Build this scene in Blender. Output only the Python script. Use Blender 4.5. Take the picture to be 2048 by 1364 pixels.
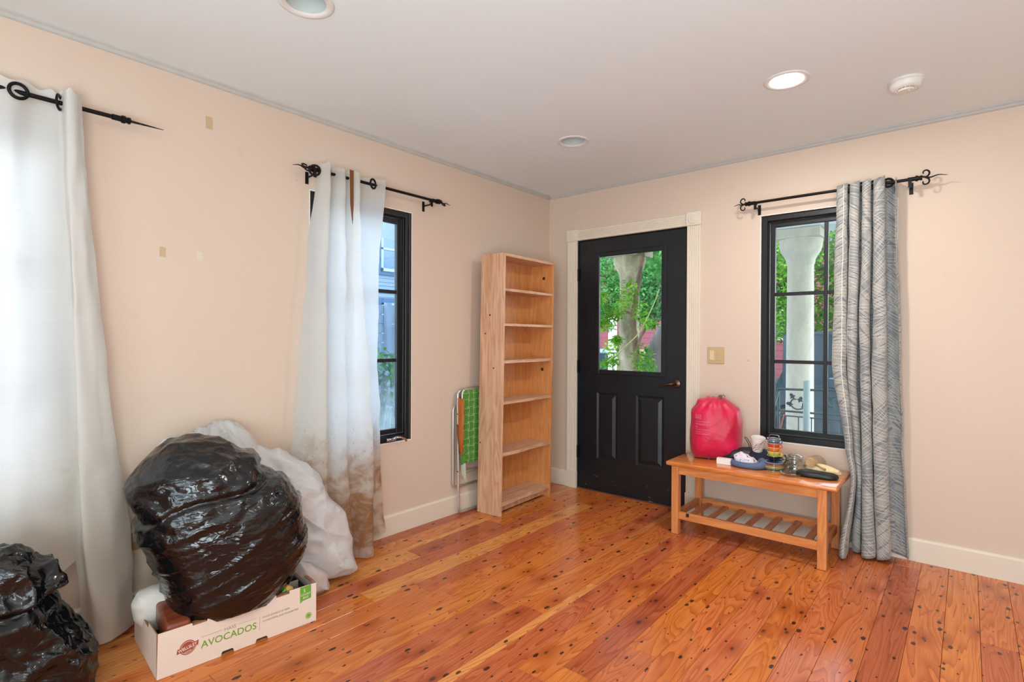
import bpy, bmesh, math, random
from mathutils import Vector, Matrix, noise
random.seed(7)
PI = math.pi
S = bpy.context.scene
for o in list(bpy.data.objects):
    bpy.data.objects.remove(o, do_unlink=True)
COL = S.collection
H = 2.44

# ------------------------------------------------------------ camera
YAW, PITCH, ROLL = 0.701897902, -0.00492343848, 0.00434458576
a = Vector((-math.sin(YAW), math.cos(YAW), 0)); r_ = Vector((math.cos(YAW), math.sin(YAW), 0)); u_ = Vector((0, 0, 1))
a2 = a*math.cos(PITCH)+u_*math.sin(PITCH); u2 = -a*math.sin(PITCH)+u_*math.cos(PITCH)
r3 = r_*math.cos(ROLL)+u2*math.sin(ROLL); u3 = -r_*math.sin(ROLL)+u2*math.cos(ROLL)
cam = bpy.data.cameras.new('camera'); camo = bpy.data.objects.new('camera', cam); COL.objects.link(camo)
cam.sensor_width = 36; cam.lens = 1078.47*36/2048; cam.clip_start = .05; cam.clip_end = 200
camo.matrix_world = Matrix(((r3.x, u3.x, -a2.x, 2.74712), (r3.y, u3.y, -a2.y, -3.74158), (r3.z, u3.z, -a2.z, 1.22729), (0, 0, 0, 1)))
S.camera = camo

# ------------------------------------------------------------ world, lights, exposure
S.view_settings.view_transform = 'Standard'; S.view_settings.look = 'None'
S.view_settings.gamma = 1; S.view_settings.use_curve_mapping = False
S.view_settings.exposure = 0.0
w = bpy.data.worlds.new('sky'); S.world = w; w.use_nodes = True
nt = w.node_tree; nt.nodes.clear()
wo = nt.nodes.new('ShaderNodeOutputWorld'); bg = nt.nodes.new('ShaderNodeBackground')
tc = nt.nodes.new('ShaderNodeTexCoord'); sx = nt.nodes.new('ShaderNodeSeparateXYZ'); rp = nt.nodes.new('ShaderNodeValToRGB')
rp.color_ramp.elements[0].position = 0.0; rp.color_ramp.elements[0].color = (.92, .94, .94, 1)
rp.color_ramp.elements[1].position = .6; rp.color_ramp.elements[1].color = (.55, .63, .93, 1)
nt.links.new(tc.outputs['Generated'], sx.inputs[0]); nt.links.new(sx.outputs['Z'], rp.inputs[0])
nt.links.new(rp.outputs[0], bg.inputs[0]); nt.links.new(bg.outputs[0], wo.inputs[0])
bg.inputs[1].default_value = 8.0

def area(name, loc, rot, size, power, color, size_y=None, disk=False):
    l = bpy.data.lights.new(name, 'AREA'); l.energy = power; l.color = color; l.size = size
    if disk: l.shape = 'DISK'
    if size_y: l.shape = 'RECTANGLE'; l.size_y = size_y
    o = bpy.data.objects.new(name, l); COL.objects.link(o); o.location = loc; o.rotation_euler = rot
    return o
WARM = (1.0, .96, .90); NEU = (.74, .91, 1.0)
# the lit recessed lamp in view, and the others of the same grid behind the camera
area('lamp_light', (2.092, -.985, 2.425), (0, 0, 0), .12, 17.5, WARM, disk=True)
area('lamp_light', (2.09, -4.4, 2.425), (0, 0, 0), .12, 10, WARM, disk=True)
area('lamp_light', (3.6, -2.7, 2.425), (0, 0, 0), .12, 8, WARM, disk=True)
# added fill areas behind the camera, one forward and one upward, evening walls and ceiling
area('fill_light', (3.2, -6.9, 1.5), (math.radians(99), 0, math.radians(2)), 2.2, 88, NEU)
area('ceiling_fill', (3.1, -4.35, .8), (math.radians(150), 0, math.radians(18)), 1.5, 92, NEU)

# ------------------------------------------------------------ helpers
def lin(c):
    return tuple(((x/255)/12.92 if x/255 <= .04045 else ((x/255+.055)/1.055)**2.4) for x in c)
class NT:
    def __init__(s, name):
        s.m = bpy.data.materials.new(name); s.m.use_nodes = True; s.t = s.m.node_tree; s.t.nodes.clear()
        s.out = s.t.nodes.new('ShaderNodeOutputMaterial')
    def n(s, typ, **kw):
        nd = s.t.nodes.new(typ)
        for k, v in kw.items():
            if k.startswith('i_'):
                nd.inputs[k[2:].replace('_', ' ')].default_value = v
            else: setattr(nd, k, v)
        return nd
    def l(s, a, b): s.t.links.new(a, b)
    def math(s, op, a, b=None, c=None, clamp=False):
        nd = s.t.nodes.new('ShaderNodeMath'); nd.operation = op; nd.use_clamp = clamp
        for i, v in enumerate((a, b, c)):
            if v is None: continue
            if hasattr(v, 'links'): s.l(v, nd.inputs[i])
            else: nd.inputs[i].default_value = v
        return nd.outputs[0]
    def mix(s, f, a, b, mode='MIX'):
        nd = s.t.nodes.new('ShaderNodeMix'); nd.data_type = 'RGBA'; nd.blend_type = mode
        for i, v in ((0, f), (6, a), (7, b)):
            if hasattr(v, 'links'): s.l(v, nd.inputs[i])
            else: nd.inputs[i].default_value = v if i == 0 else (*v[:3], 1)
        return nd.outputs[2]
    def ramp(s, f, *st):
        nd = s.t.nodes.new('ShaderNodeValToRGB'); cr = nd.color_ramp
        while len(cr.elements) < len(st): cr.elements.new(.5)
        for e, (p, c) in zip(cr.elements, st): e.position = p; e.color = (*c[:3], 1) if hasattr(c, '__len__') else (c, c, c, 1)
        s.l(f, nd.inputs[0]); return nd.outputs[0]
    def coords(s, scale=(1, 1, 1), kind='Object', rot=(0, 0, 0)):
        t = s.n('ShaderNodeTexCoord'); m = s.n('ShaderNodeMapping'); m.inputs['Scale'].default_value = scale; m.inputs['Rotation'].default_value = rot
        s.l(t.outputs[kind], m.inputs[0]); return m.outputs[0]
    def noise(s, vec, scale, detail=4, rough=.5, dist=0):
        nd = s.n('ShaderNodeTexNoise'); nd.inputs['Scale'].default_value = scale; nd.inputs['Detail'].default_value = detail
        nd.inputs['Roughness'].default_value = rough; nd.inputs['Distortion'].default_value = dist
        if vec is not None: s.l(vec, nd.inputs['Vector'])
        return nd.outputs[0]
    def voro(s, vec, scale, feature='F1', out='Distance', rnd=1):
        nd = s.n('ShaderNodeTexVoronoi'); nd.feature = feature; nd.inputs['Scale'].default_value = scale; nd.inputs['Randomness'].default_value = rnd
        if vec is not None: s.l(vec, nd.inputs['Vector'])
        return nd.outputs[out]
    def bump(s, h, strength=.3, dist=.01):
        nd = s.n('ShaderNodeBump'); nd.inputs['Strength'].default_value = strength; nd.inputs['Distance'].default_value = dist
        s.l(h, nd.inputs['Height']); return nd.outputs[0]
    def princ(s, color, rough=.5, metal=0, normal=None, spec=.5, **kw):
        p = s.n('ShaderNodeBsdfPrincipled')
        for k, v in (('Base Color', color), ('Roughness', rough), ('Metallic', metal), ('Specular IOR Level', spec)):
            if hasattr(v, 'links'): s.l(v, p.inputs[k])
            else: p.inputs[k].default_value = (*v[:3], 1) if k == 'Base Color' else v
        for k, v in kw.items(): p.inputs[k.replace('_', ' ')].default_value = v
        if normal is not None: s.l(normal, p.inputs['Normal'])
        s.l(p.outputs[0], s.out.inputs[0]); return p

MC = {}
def mat(name, rgb, rough=.5, metal=0, var=.06, nscale=12, bump=0, spec=.5, **kw):
    if name in MC: return MC[name]
    n = NT(name); v = n.coords(); c = lin(rgb)
    nz = n.noise(v, nscale, 4)
    col = n.mix(nz, tuple(x*(1-var) for x in c), tuple(min(1, x*(1+var)) for x in c))
    nm = n.bump(n.noise(v, nscale*6, 5), bump, .004) if bump else None
    n.princ(col, rough, metal, nm, spec, **kw); MC[name] = n.m; return n.m

def wood(name, rgb1, rgb2, axis=2, rough=.5, knots=0., scale=1., bump=.08, coat=0.):
    n = NT(name); sc = [26*scale]*3; sc[axis] = 1.3*scale
    v = n.coords(tuple(sc)); v1 = n.coords()
    g = n.noise(v, 1.0, 6, .6, .9)
    s2 = [6.*scale]*3; s2[axis] = .8*scale
    g2 = n.noise(n.coords(tuple(s2)), 1.4, 3, .5, .5)
    rings = n.math('FRACT', n.math('MULTIPLY', g2, 11.0)); rings = n.math('ABSOLUTE', n.math('SUBTRACT', rings, .5))
    f = n.math('ADD', n.math('MULTIPLY', g, .75), n.math('MULTIPLY', rings, .5))
    col = n.ramp(f, (.30, lin(rgb2)), (.70, lin(rgb1)))
    if knots:
        s3 = [1.]*3; s3[axis] = .55
        vd = n.voro(n.coords(tuple(s3)), knots); m = n.ramp(vd, (.05, 1.), (.085, 0.))
        col = n.mix(m, col, lin((60, 30, 16)))
    b = n.bump(g, bump, .003)
    n.princ(col, rough, 0, b, .5, Coat_Weight=coat, Coat_Roughness=.15)
    return n.m

def finish(o, parent=None, tagd=None):
    COL.objects.link(o)
    if parent is not None:
        o.parent = parent; o.matrix_parent_inverse = Matrix.Translation(-Vector(WL(parent)))
    return o
def WL(o):
    l = Vector(o.location); p = o.parent
    return l if p is None or o.type != 'EMPTY' else l
def obj(name, bm, m, parent=None, smooth=False, mats=None):
    me = bpy.data.meshes.new(name)
    if isinstance(bm, bpy.types.Mesh): me = bm; me.name = name
    else: bm.normal_update(); bm.to_mesh(me); bm.free()
    me.materials.clear()
    for x in (mats or [m]): me.materials.append(x)
    if smooth:
        for p in me.polygons: p.use_smooth = True
        if smooth != True:
            me.set_sharp_from_angle(angle=math.radians(smooth))
    o = bpy.data.objects.new(name, me)
    COL.objects.link(o)
    if parent is not None:
        o.parent = parent
        if parent.type == 'EMPTY': o.matrix_parent_inverse = Matrix.Translation(-parent.location)
    return o
def tag(o, label, cat, group=None, kind=None):
    if label: o['label'] = label
    if cat: o['category'] = cat
    if group: o['group'] = group
    if kind: o['kind'] = kind
    return o
def thing(name, label, cat, loc=(0, 0, 0), group=None, kind=None):
    o = bpy.data.objects.new(name, None); COL.objects.link(o); o.location = loc; o.empty_display_size = .05
    return tag(o, label, cat, group, kind)
def B(): return bmesh.new()
def box(bm, lo, hi, bevel=0, M=None, seg=1):
    lo, hi = Vector([min(a_, b_) for a_, b_ in zip(lo, hi)]), Vector([max(a_, b_) for a_, b_ in zip(lo, hi)])
    r = bmesh.ops.create_cube(bm, size=1); vs = r['verts']
    for v in vs: v.co = Vector([lo[i]+(v.co[i]+.5)*(hi[i]-lo[i]) for i in range(3)])
    if bevel:
        es = list({e for v in vs for e in v.link_edges})
        rr = bmesh.ops.bevel(bm, geom=es, offset=bevel, segments=seg, affect='EDGES', profile=.5)
        vs = list({v for f in rr['faces'] for v in f.verts} | {v for v in vs if v.is_valid})
    if M is not None:
        for v in vs: v.co = M @ v.co
    return vs
def bxo(name, lo, hi, m, parent=None, bevel=.002, M=None, seg=1):
    b = B(); box(b, lo, hi, bevel, M, seg); return obj(name, b, m, parent)
def prism(bm, poly, d0, d1, axis=2, M=None):
    """polygon extruded from d0 to d1 along axis (poly in the two other axes, cyclic order)"""
    def P(p, d):
        if axis == 2: q = Vector((p[0], p[1], d))
        elif axis == 1: q = Vector((p[0], d, p[1]))
        else: q = Vector((d, p[0], p[1]))
        return M @ q if M is not None else q
    A_ = [bm.verts.new(P(p, d0)) for p in poly]; B_ = [bm.verts.new(P(p, d1)) for p in poly]
    n = len(poly); fs = []
    fs.append(bm.faces.new(A_)); fs.append(bm.faces.new(B_[::-1]))
    for i in range(n): fs.append(bm.faces.new((A_[i], B_[i], B_[(i+1) % n], A_[(i+1) % n])))
    bmesh.ops.recalc_face_normals(bm, faces=fs)
    return fs
def lathe(bm, prof, c=(0, 0, 0), seg=32, M=None, cap=True):
    rings = []
    for r, z in prof:
        if r < 1e-6: rings.append([bm.verts.new(Vector((0, 0, z)))]); continue
        rings.append([bm.verts.new(Vector((r*math.cos(2*PI*k/seg), r*math.sin(2*PI*k/seg), z))) for k in range(seg)])
    fs = []
    for A_, B_ in zip(rings, rings[1:]):
        for k in range(seg):
            k2 = (k+1) % seg
            if len(A_) == 1 and len(B_) == 1: continue
            if len(A_) == 1: fs.append(bm.faces.new((A_[0], B_[k2], B_[k])))
            elif len(B_) == 1: fs.append(bm.faces.new((A_[k], A_[k2], B_[0])))
            else: fs.append(bm.faces.new((A_[k], A_[k2], B_[k2], B_[k])))
    T = Matrix.Translation(Vector(c)) @ (M if M is not None else Matrix())
    for R in rings:
        for v in R: v.co = T @ v.co
    bmesh.ops.recalc_face_normals(bm, faces=fs)
def tube(bm, pts, r, seg=8, closed=False, caps=True):
    pts = [Vector(p) for p in pts]; n = len(pts); rs = r if hasattr(r, '__len__') else [r]*n
    rings = []; prev = None
    for i in range(n):
        if closed: t = pts[(i+1) % n]-pts[(i-1) % n]
        else: t = pts[min(i+1, n-1)]-pts[max(i-1, 0)]
        t.normalize()
        if prev is None: s = t.orthogonal().normalized()
        else:
            s = prev-t*prev.dot(t)
            s = s.normalized() if s.length > 1e-6 else t.orthogonal().normalized()
        prev = s; b = t.cross(s)
        rings.append([bm.verts.new(pts[i]+(s*math.cos(2*PI*k/seg)+b*math.sin(2*PI*k/seg))*rs[i]) for k in range(seg)])
    prs = list(zip(rings, rings[1:])) + ([(rings[-1], rings[0])] if closed else [])
    fs = []
    for A_, B_ in prs:
        off = 0
        if closed and A_ is rings[-1]:
            off = min(range(seg), key=lambda q: (A_[0].co-B_[q].co).length)
        for k in range(seg): fs.append(bm.faces.new((A_[k], A_[(k+1) % seg], B_[(k+1+off) % seg], B_[(k+off) % seg])))
    if not closed and caps: fs.append(bm.faces.new(rings[0][::-1])); fs.append(bm.faces.new(rings[-1]))
    bmesh.ops.recalc_face_normals(bm, faces=fs)
def circ(c, r, n=24, ax='z', a0=0, a1=2*PI, closed=True):
    out = []
    m = n if closed else n-1
    for k in range(n):
        t = a0+(a1-a0)*k/m; x, y = r*math.cos(t), r*math.sin(t)
        d = {'z': (x, y, 0), 'y': (x, 0, y), 'x': (0, x, y)}[ax]
        out.append(Vector(c)+Vector(d))
    return out
def catmull(P, m, closed=False):
    n = len(P); P = [Vector(p) for p in P]; out = []
    segs = n if closed else n-1
    for j in range(m):
        t = j/(m if closed else m-1)*segs; i = min(int(t), segs-1); f = t-i
        g = (lambda k: P[k % n]) if closed else (lambda k: P[max(0, min(n-1, k))])
        p0, p1, p2, p3 = g(i-1), g(i), g(i+1), g(i+2)
        out.append(.5*((2*p1)+(-p0+p2)*f+(2*p0-5*p1+4*p2-p3)*f*f+(-p0+3*p1-3*p2+p3)*f**3))
    return out
def text(s, size, m, M, parent, name='lettering', align='LEFT', sx=1., shear=0, off=0):
    cu = bpy.data.curves.new(name, 'FONT'); cu.body = s; cu.size = size; cu.extrude = .0002; cu.align_x = align; cu.shear = shear; cu.offset = off
    cu.resolution_u = 3
    t = bpy.data.objects.new(name, cu); COL.objects.link(t); dg = bpy.context.evaluated_depsgraph_get(); dg.update()
    me = bpy.data.meshes.new_from_object(t.evaluated_get(dg)); bpy.data.objects.remove(t, do_unlink=True)
    for v in me.vertices: v.co = M @ Vector((v.co.x*sx, v.co.y, v.co.z))
    return obj(name, me, m, parent)

# ------------------------------------------------------------ materials
def wall_mat():
    n = NT('wall_paint'); v = n.coords()
    c1, c2 = lin((218, 198, 180)), lin((211, 190, 172))
    col = n.mix(n.noise(v, 1.1, 4, .6), c1, c2)
    sm = n.ramp(n.noise(v, 5.5, 6, .7), (.62, 0.), (.80, .35)); col = n.mix(sm, col, lin((190, 165, 142)))
    sp = n.ramp(n.voro(v, 4.2), (.012, .7), (.022, 0.)); col = n.mix(sp, col, lin((120, 95, 80)))
    n.princ(col, .6, 0, n.bump(n.noise(v, 220, 3), .08, .001), .3); return n.m
def ceil_mat():
    n = NT('ceiling_paint'); v = n.coords()
    col = n.mix(n.noise(v, .9, 3, .6), lin((232, 241, 241)), lin((226, 235, 236)))
    n.princ(col, .8, 0, n.bump(n.noise(v, 180, 3), .05, .001), .2); return n.m
def floor_mat():
    n = NT('heart_pine')
    oi = n.n('ShaderNodeObjectInfo'); t = n.n('ShaderNodeTexCoord')
    off = n.n('ShaderNodeVectorMath', operation='SCALE'); cb = n.n('ShaderNodeCombineXYZ')
    n.l(oi.outputs['Random'], cb.inputs[0]); n.l(n.math('MULTIPLY', oi.outputs['Random'], 7.3), cb.inputs[1]); n.l(n.math('MULTIPLY', oi.outputs['Random'], 3.1), cb.inputs[2])
    n.l(cb.outputs[0], off.inputs[0]); off.inputs['Scale'].default_value = 13
    ad = n.n('ShaderNodeVectorMath', operation='ADD'); n.l(t.outputs['Object'], ad.inputs[0]); n.l(off.outputs[0], ad.inputs[1])
    P = ad.outputs[0]
    def mp(sc):
        m = n.n('ShaderNodeMapping'); m.inputs['Scale'].default_value = sc; n.l(P, m.inputs[0]); return m.outputs[0]
    low = n.noise(mp((6.5, .75, 1)), 1.0, 3, .45, .5)
    rings = n.math('FRACT', n.math('MULTIPLY', low, 21.0))
    rings = n.math('POWER', rings, 2.6)
    fine = n.noise(mp((150, 5, 1)), 1.0, 4, .6)
    blot = n.noise(mp((3.5, 1.1, 1)), 1.0, 4, .6)
    base = oi.outputs['Color']
    dark = n.mix(1., base, (.56, .37, .27), 'MULTIPLY'); light = n.mix(1., base, (1.10, 1.12, 1.12), 'MULTIPLY')
    c = n.mix(n.math('MULTIPLY', blot, 1.), n.mix(1., base, (.90, .84, .78), 'MULTIPLY'), light)
    c = n.mix(n.math('MULTIPLY', rings, .85), c, dark)
    c = n.mix(n.math('MULTIPLY', n.ramp(fine, (.35, 1.), (.62, 0.)), .35), c, dark)
    wob = n.n('ShaderNodeTexNoise'); wob.inputs['Scale'].default_value = 60; n.l(P, wob.inputs['Vector'])
    w1 = n.n('ShaderNodeVectorMath', operation='SCALE'); n.l(wob.outputs['Color'], w1.inputs[0]); w1.inputs['Scale'].default_value = .008
    w2 = n.n('ShaderNodeVectorMath', operation='ADD'); n.l(P, w2.inputs[0]); n.l(w1.outputs[0], w2.inputs[1])
    def mp2(sc):
        m = n.n('ShaderNodeMapping'); m.inputs['Scale'].default_value = sc; n.l(w2.outputs[0], m.inputs[0]); return m.outputs[0]
    vn = n.n('ShaderNodeTexVoronoi'); vn.voronoi_dimensions = '2D'; vn.inputs['Scale'].default_value = 13.5; n.l(mp2((1, .50, 1)), vn.inputs['Vector'])
    sz = n.n('ShaderNodeSeparateXYZ'); n.l(vn.outputs['Color'], sz.inputs[0])
    rad = n.math('MULTIPLY', n.math('POWER', sz.outputs[0], 3.0), .085); rad = n.math('ADD', rad, .030)
    dd = n.math('SUBTRACT', vn.outputs['Distance'], rad)
    holes = n.ramp(n.math('MULTIPLY', dd, 20.), (0., 1.), (.35, 0.))
    vk = n.n('ShaderNodeTexVoronoi'); vk.voronoi_dimensions = '2D'; vk.inputs['Scale'].default_value = 3.6; n.l(mp2((1, .5, 1)), vk.inputs['Vector'])
    kn = n.ramp(n.math('ADD', vk.outputs['Distance'], n.math('MULTIPLY', n.noise(mp2((40, 20, 1)), 1., 3), .05)), (.035, 1.), (.06, 0.))
    halo = n.ramp(vk.outputs['Distance'], (.03, .9), (.19, 0.))
    c = n.mix(halo, c, dark); c = n.mix(n.math('MULTIPLY', kn, .85), c, lin((58, 34, 26))); c = n.mix(n.math('MULTIPLY', holes, .93), c, lin((40, 20, 16)))
    rough = n.math('ADD', .11, n.math('MULTIPLY', n.noise(mp((9, 4, 1)), 1., 5, .7), .18))
    bh = n.math('SUBTRACT', n.math('MULTIPLY', fine, .15), n.math('MULTIPLY', holes, 1.))
    n.princ(c, rough, 0, n.bump(bh, .25, .0012), .45); return n.m
def cloth(name, rgb, trans=.5, stain=None, strength=1.):
    n = NT(name); v = n.coords()
    wv = n.noise(n.coords((3, 3, 160)), 1., 3, .6)
    c = n.mix(wv, lin(rgb), tuple(x*.93 for x in lin(rgb)))
    if stain: c = stain(n, v, c)
    d = n.n('ShaderNodeBsdfDiffuse'); t = n.n('ShaderNodeBsdfTranslucent'); mx = n.n('ShaderNodeMixShader'); mx.inputs[0].default_value = trans
    n.l(c, d.inputs[0]); n.l(c, t.inputs[0])
    fo = n.noise(n.coords((6, 6, 26)), 1., 4, .55, .6)
    nm = n.bump(n.math('ADD', n.math('MULTIPLY', wv, .12), fo), .35, .006); n.l(nm, d.inputs['Normal'])
    n.l(d.outputs[0], mx.inputs[1]); n.l(t.outputs[0], mx.inputs[2]); n.l(mx.outputs[0], n.out.inputs[0]); return n.m
def glass_pane(name='pane_glass', tint=(.93, .97, .98), dirt=0., rough=.0):
    n = NT(name); tr = n.n('ShaderNodeBsdfTransparent'); tr.inputs[0].default_value = (*tint, 1)
    gl = n.n('ShaderNodeBsdfGlossy'); gl.inputs['Roughness'].default_value = rough
    fr = n.n('ShaderNodeFresnel'); fr.inputs[0].default_value = 1.45
    mx = n.n('ShaderNodeMixShader'); n.l(fr.outputs[0], mx.inputs[0]); n.l(tr.outputs[0], mx.inputs[1]); n.l(gl.outputs[0], mx.inputs[2])
    last = mx.outputs[0]
    if dirt:
        df = n.n('ShaderNodeBsdfTranslucent'); df.inputs[0].default_value = (.62, .78, .82, 1)
        d2 = n.n('ShaderNodeBsdfDiffuse'); d2.inputs[0].default_value = (.55, .66, .68, 1)
        ms = n.n('ShaderNodeMixShader'); ms.inputs[0].default_value = .5; n.l(df.outputs[0], ms.inputs[1]); n.l(d2.outputs[0], ms.inputs[2])
        st = n.noise(n.coords((22, 22, 3)), 1., 5, .65, .8)
        z = n.n('ShaderNodeSeparateXYZ'); n.l(n.coords(), z.inputs[0])
        hz = n.ramp(z.outputs[2], (.57, 1.), (1.42, .12))
        f = n.math('MULTIPLY', n.math('MULTIPLY', n.ramp(st, (.35, .15), (.65, 1.)), hz), dirt)
        m2 = n.n('ShaderNodeMixShader'); n.l(f, m2.inputs[0]); n.l(last, m2.inputs[1]); n.l(ms.outputs[0], m2.inputs[2]); last = m2.outputs[0]
    n.l(last, n.out.inputs[0]); return n.m

M_wall = wall_mat(); M_ceil = ceil_mat(); M_floor = floor_mat()
M_trim = mat('trim_paint', (226, 214, 196), .45, var=.04, nscale=6)
M_crown = mat('dusty_crown_paint', (188, 188, 184), .6, var=.12, nscale=14)
M_blackpaint = mat('black_door_paint', (22, 24, 26), .33, var=.25, nscale=4, bump=.06)
M_frame = mat('black_window_frame', (24, 24, 27), .38, var=.3, nscale=20, bump=.05)
M_iron = mat('black_iron', (20, 17, 17), .45, .6, var=.3, nscale=40, bump=.2)
M_glass = glass_pane('pane_glass', (.92, .97, .97), .08)
M_glass_clear = glass_pane('door_glass')
M_glass_dirty = glass_pane('streaked_glass', (.78, .90, .97), .72)
M_white = mat('white_reveal', (238, 236, 232), .5, var=.02)

# ------------------------------------------------------------ room shell
def wall(name, label, axis, at, thick, span, holes, m=M_wall, zr=(-.02, H+.02)):
    """slab with rectangular openings; axis 0: plane x=at (span in y); 1: plane y=at (span in x)"""
    b = B()
    def add(s0, s1, z0, z1):
        if s1-s0 < 1e-4 or z1-z0 < 1e-4: return
        if axis == 0: box(b, (at, s0, z0), (at+thick, s1, z1))
        else: box(b, (s0, at, z0), (s1, at+thick, z1))
    cur = span[0]
    for (s0, s1, z0, z1) in sorted(holes):
        add(cur, s0, *zr); add(s0, s1, zr[0], z0); add(s0, s1, z1, zr[1]); cur = s1
    add(cur, span[1], *zr)
    o = obj(name, b, m); tag(o, label, 'wall', kind='structure'); return o
W2 = (-2.205, -1.503, .575, 2.03); W1 = (-3.97, -3.262, .575, 2.03); W3 = (1.712, 2.436, .575, 2.03)
wall_left = wall('wall_left', 'peach painted wall with two curtained windows', 0, 0, -.15, (-7.5, .15), [W1, W2])
wall_back = wall('wall_back', 'peach painted wall with the black front door', 1, 0, .15, (0, 4.6), [(.285, 1.222, -.02, 2.04), W3])
wall('wall_right', 'peach wall behind the camera on the right', 0, 4.6, .12, (-7.5, .15), [])
wall('wall_front', 'peach wall behind the camera', 1, -7.5, -.12, (-.15, 4.72), [])

# ceiling with round holes for the recessed cans
cans = [(.884, -.965), (.909, -2.731), (2.092, -.985)]
b = B(); hs = .12
xs = sorted({-.15, 4.72} | {c[0]-hs for c in cans} | {c[0]+hs for c in cans}); ys = sorted({-7.62, .15} | {c[1]-hs for c in cans} | {c[1]+hs for c in cans})
for i in range(len(xs)-1):
    for j in range(len(ys)-1):
        cx, cy = (xs[i]+xs[i+1])/2, (ys[j]+ys[j+1])/2
        hole = [c for c in cans if abs(c[0]-cx) < .02 and abs(c[1]-cy) < .02]
        if any(abs(c[0]-cx) < hs and abs(c[1]-cy) < hs for c in cans):
            if not hole: hole = [c for c in cans if abs(c[0]-cx) < hs and abs(c[1]-cy) < hs]
        box_ = (xs[i], xs[i+1], ys[j], ys[j+1])
        if any(abs(c[0]-cx) < hs+.001 and abs(c[1]-cy) < hs+.001 for c in cans): continue
        v = [b.verts.new((x, y, H)) for x, y in ((box_[0], box_[2]), (box_[0], box_[3]), (box_[1], box_[3]), (box_[1], box_[2]))]
        b.faces.new(v)
for c in cans:
    N = 32; inner = []; outer = []
    for k in range(N):
        t = 2*PI*k/N; dx, dy = math.cos(t), math.sin(t); q = hs/max(abs(dx), abs(dy))
        inner.append(b.verts.new((c[0]+.075*dx, c[1]+.075*dy, H))); outer.append(b.verts.new((c[0]+q*dx, c[1]+q*dy, H)))
    for k in range(N): b.faces.new((inner[k], outer[k], outer[(k+1) % N], inner[(k+1) % N]))
# note: hole cells share rows, so fill the parts of a cell outside the square
def fillrect(x0, x1, y0, y1):
    v = [b.verts.new((x, y, H)) for x, y in ((x0, y0), (x0, y1), (x1, y1), (x1, y0))]; b.faces.new(v)
for i in range(len(xs)-1):
    for j in range(len(ys)-1):
        x0, x1, y0, y1 = xs[i], xs[i+1], ys[j], ys[j+1]; cx, cy = (x0+x1)/2, (y0+y1)/2
        for c in cans:
            if abs(c[0]-cx) < hs+.001 and abs(c[1]-cy) < hs+.001: break
for f in b.faces:
    if f.normal.z > 0: f.normal_flip()
ceiling = obj('ceiling', b, M_ceil); tag(ceiling, 'off-white plaster ceiling with recessed lights', 'ceiling', kind='structure')
bxo('roof_slab', (-.15, -7.62, 2.60), (4.72, .15, 2.66), M_ceil, ceiling, 0)

# crown strip and baseboards
def strip(name, poly, d0, d1, axis, label, m, cat='trim'):
    b = B(); prism(b, poly, d0, d1, axis); o = obj(name, b, m); return tag(o, label, cat, kind='structure')
q = [(0, H), (.022, H), (.022, H-.006), (.014, H-.012), (.008, H-.022), (0, H-.026)]
strip('trim_1', q, -7.5, 0, 1, 'thin dusty grey moulding where the left wall meets the ceiling', M_crown)
b = B(); prism(b, [(-p[0], p[1]) for p in q], .022, 4.6, 0); tag(obj('trim_2', b, M_crown), 'thin dusty grey moulding where the back wall meets the ceiling', 'trim', kind='structure')
bs = [(0, 0), (.016, 0), (.016, .115), (.011, .124), (0, .126)]
strip('baseboard_left', bs, -7.5, 0, 1, 'cream baseboard along the left wall', M_trim, 'baseboard')
for nm, x0, x1, lb in (('baseboard_back', .016, .195, 'short cream baseboard between bookcase corner and door'), ('baseboard_back', 1.318, 4.6, 'cream baseboard running right of the front door')):
    b = B(); prism(b, [(-p[0], p[1]) for p in bs], x0, x1, 0); tag(obj(nm, b, M_trim), lb, 'baseboard', kind='structure')

# floor planks
sub = bxo('floor', (-.15, -7.62, -.06), (4.72, .15, -.021), mat('subfloor', (70, 40, 25), .9), None, 0)
tag(sub, 'glossy reddish orange heart pine plank floor with dark nail holes', 'floor', kind='structure')
edges = [2.909, 2.794, 2.677, 2.561, 2.444, 2.314, 2.201]
x = 2.201; k = 0; wid = [.118, .125, .120, .122, .118, .130, .119, .042, .126, .040, .119, .128, .124, .121, .123, .117, .127, .044, .125, .12, .12]
while x > .02:
    x -= wid[k % len(wid)]; k += 1; edges.append(max(x, .0))
x = 2.909; k = 3
while x < 4.6: x += wid[(k*2) % len(wid)]; k += 1; edges.append(min(x, 4.6))
edges = sorted(set(edges)); rf = random.Random(21)
pal = [(216, 124, 62), (222, 132, 62), (208, 116, 60), (188, 98, 56), (230, 144, 68), (218, 126, 54), (200, 108, 66), (212, 120, 70)]
meshes = {}
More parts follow.
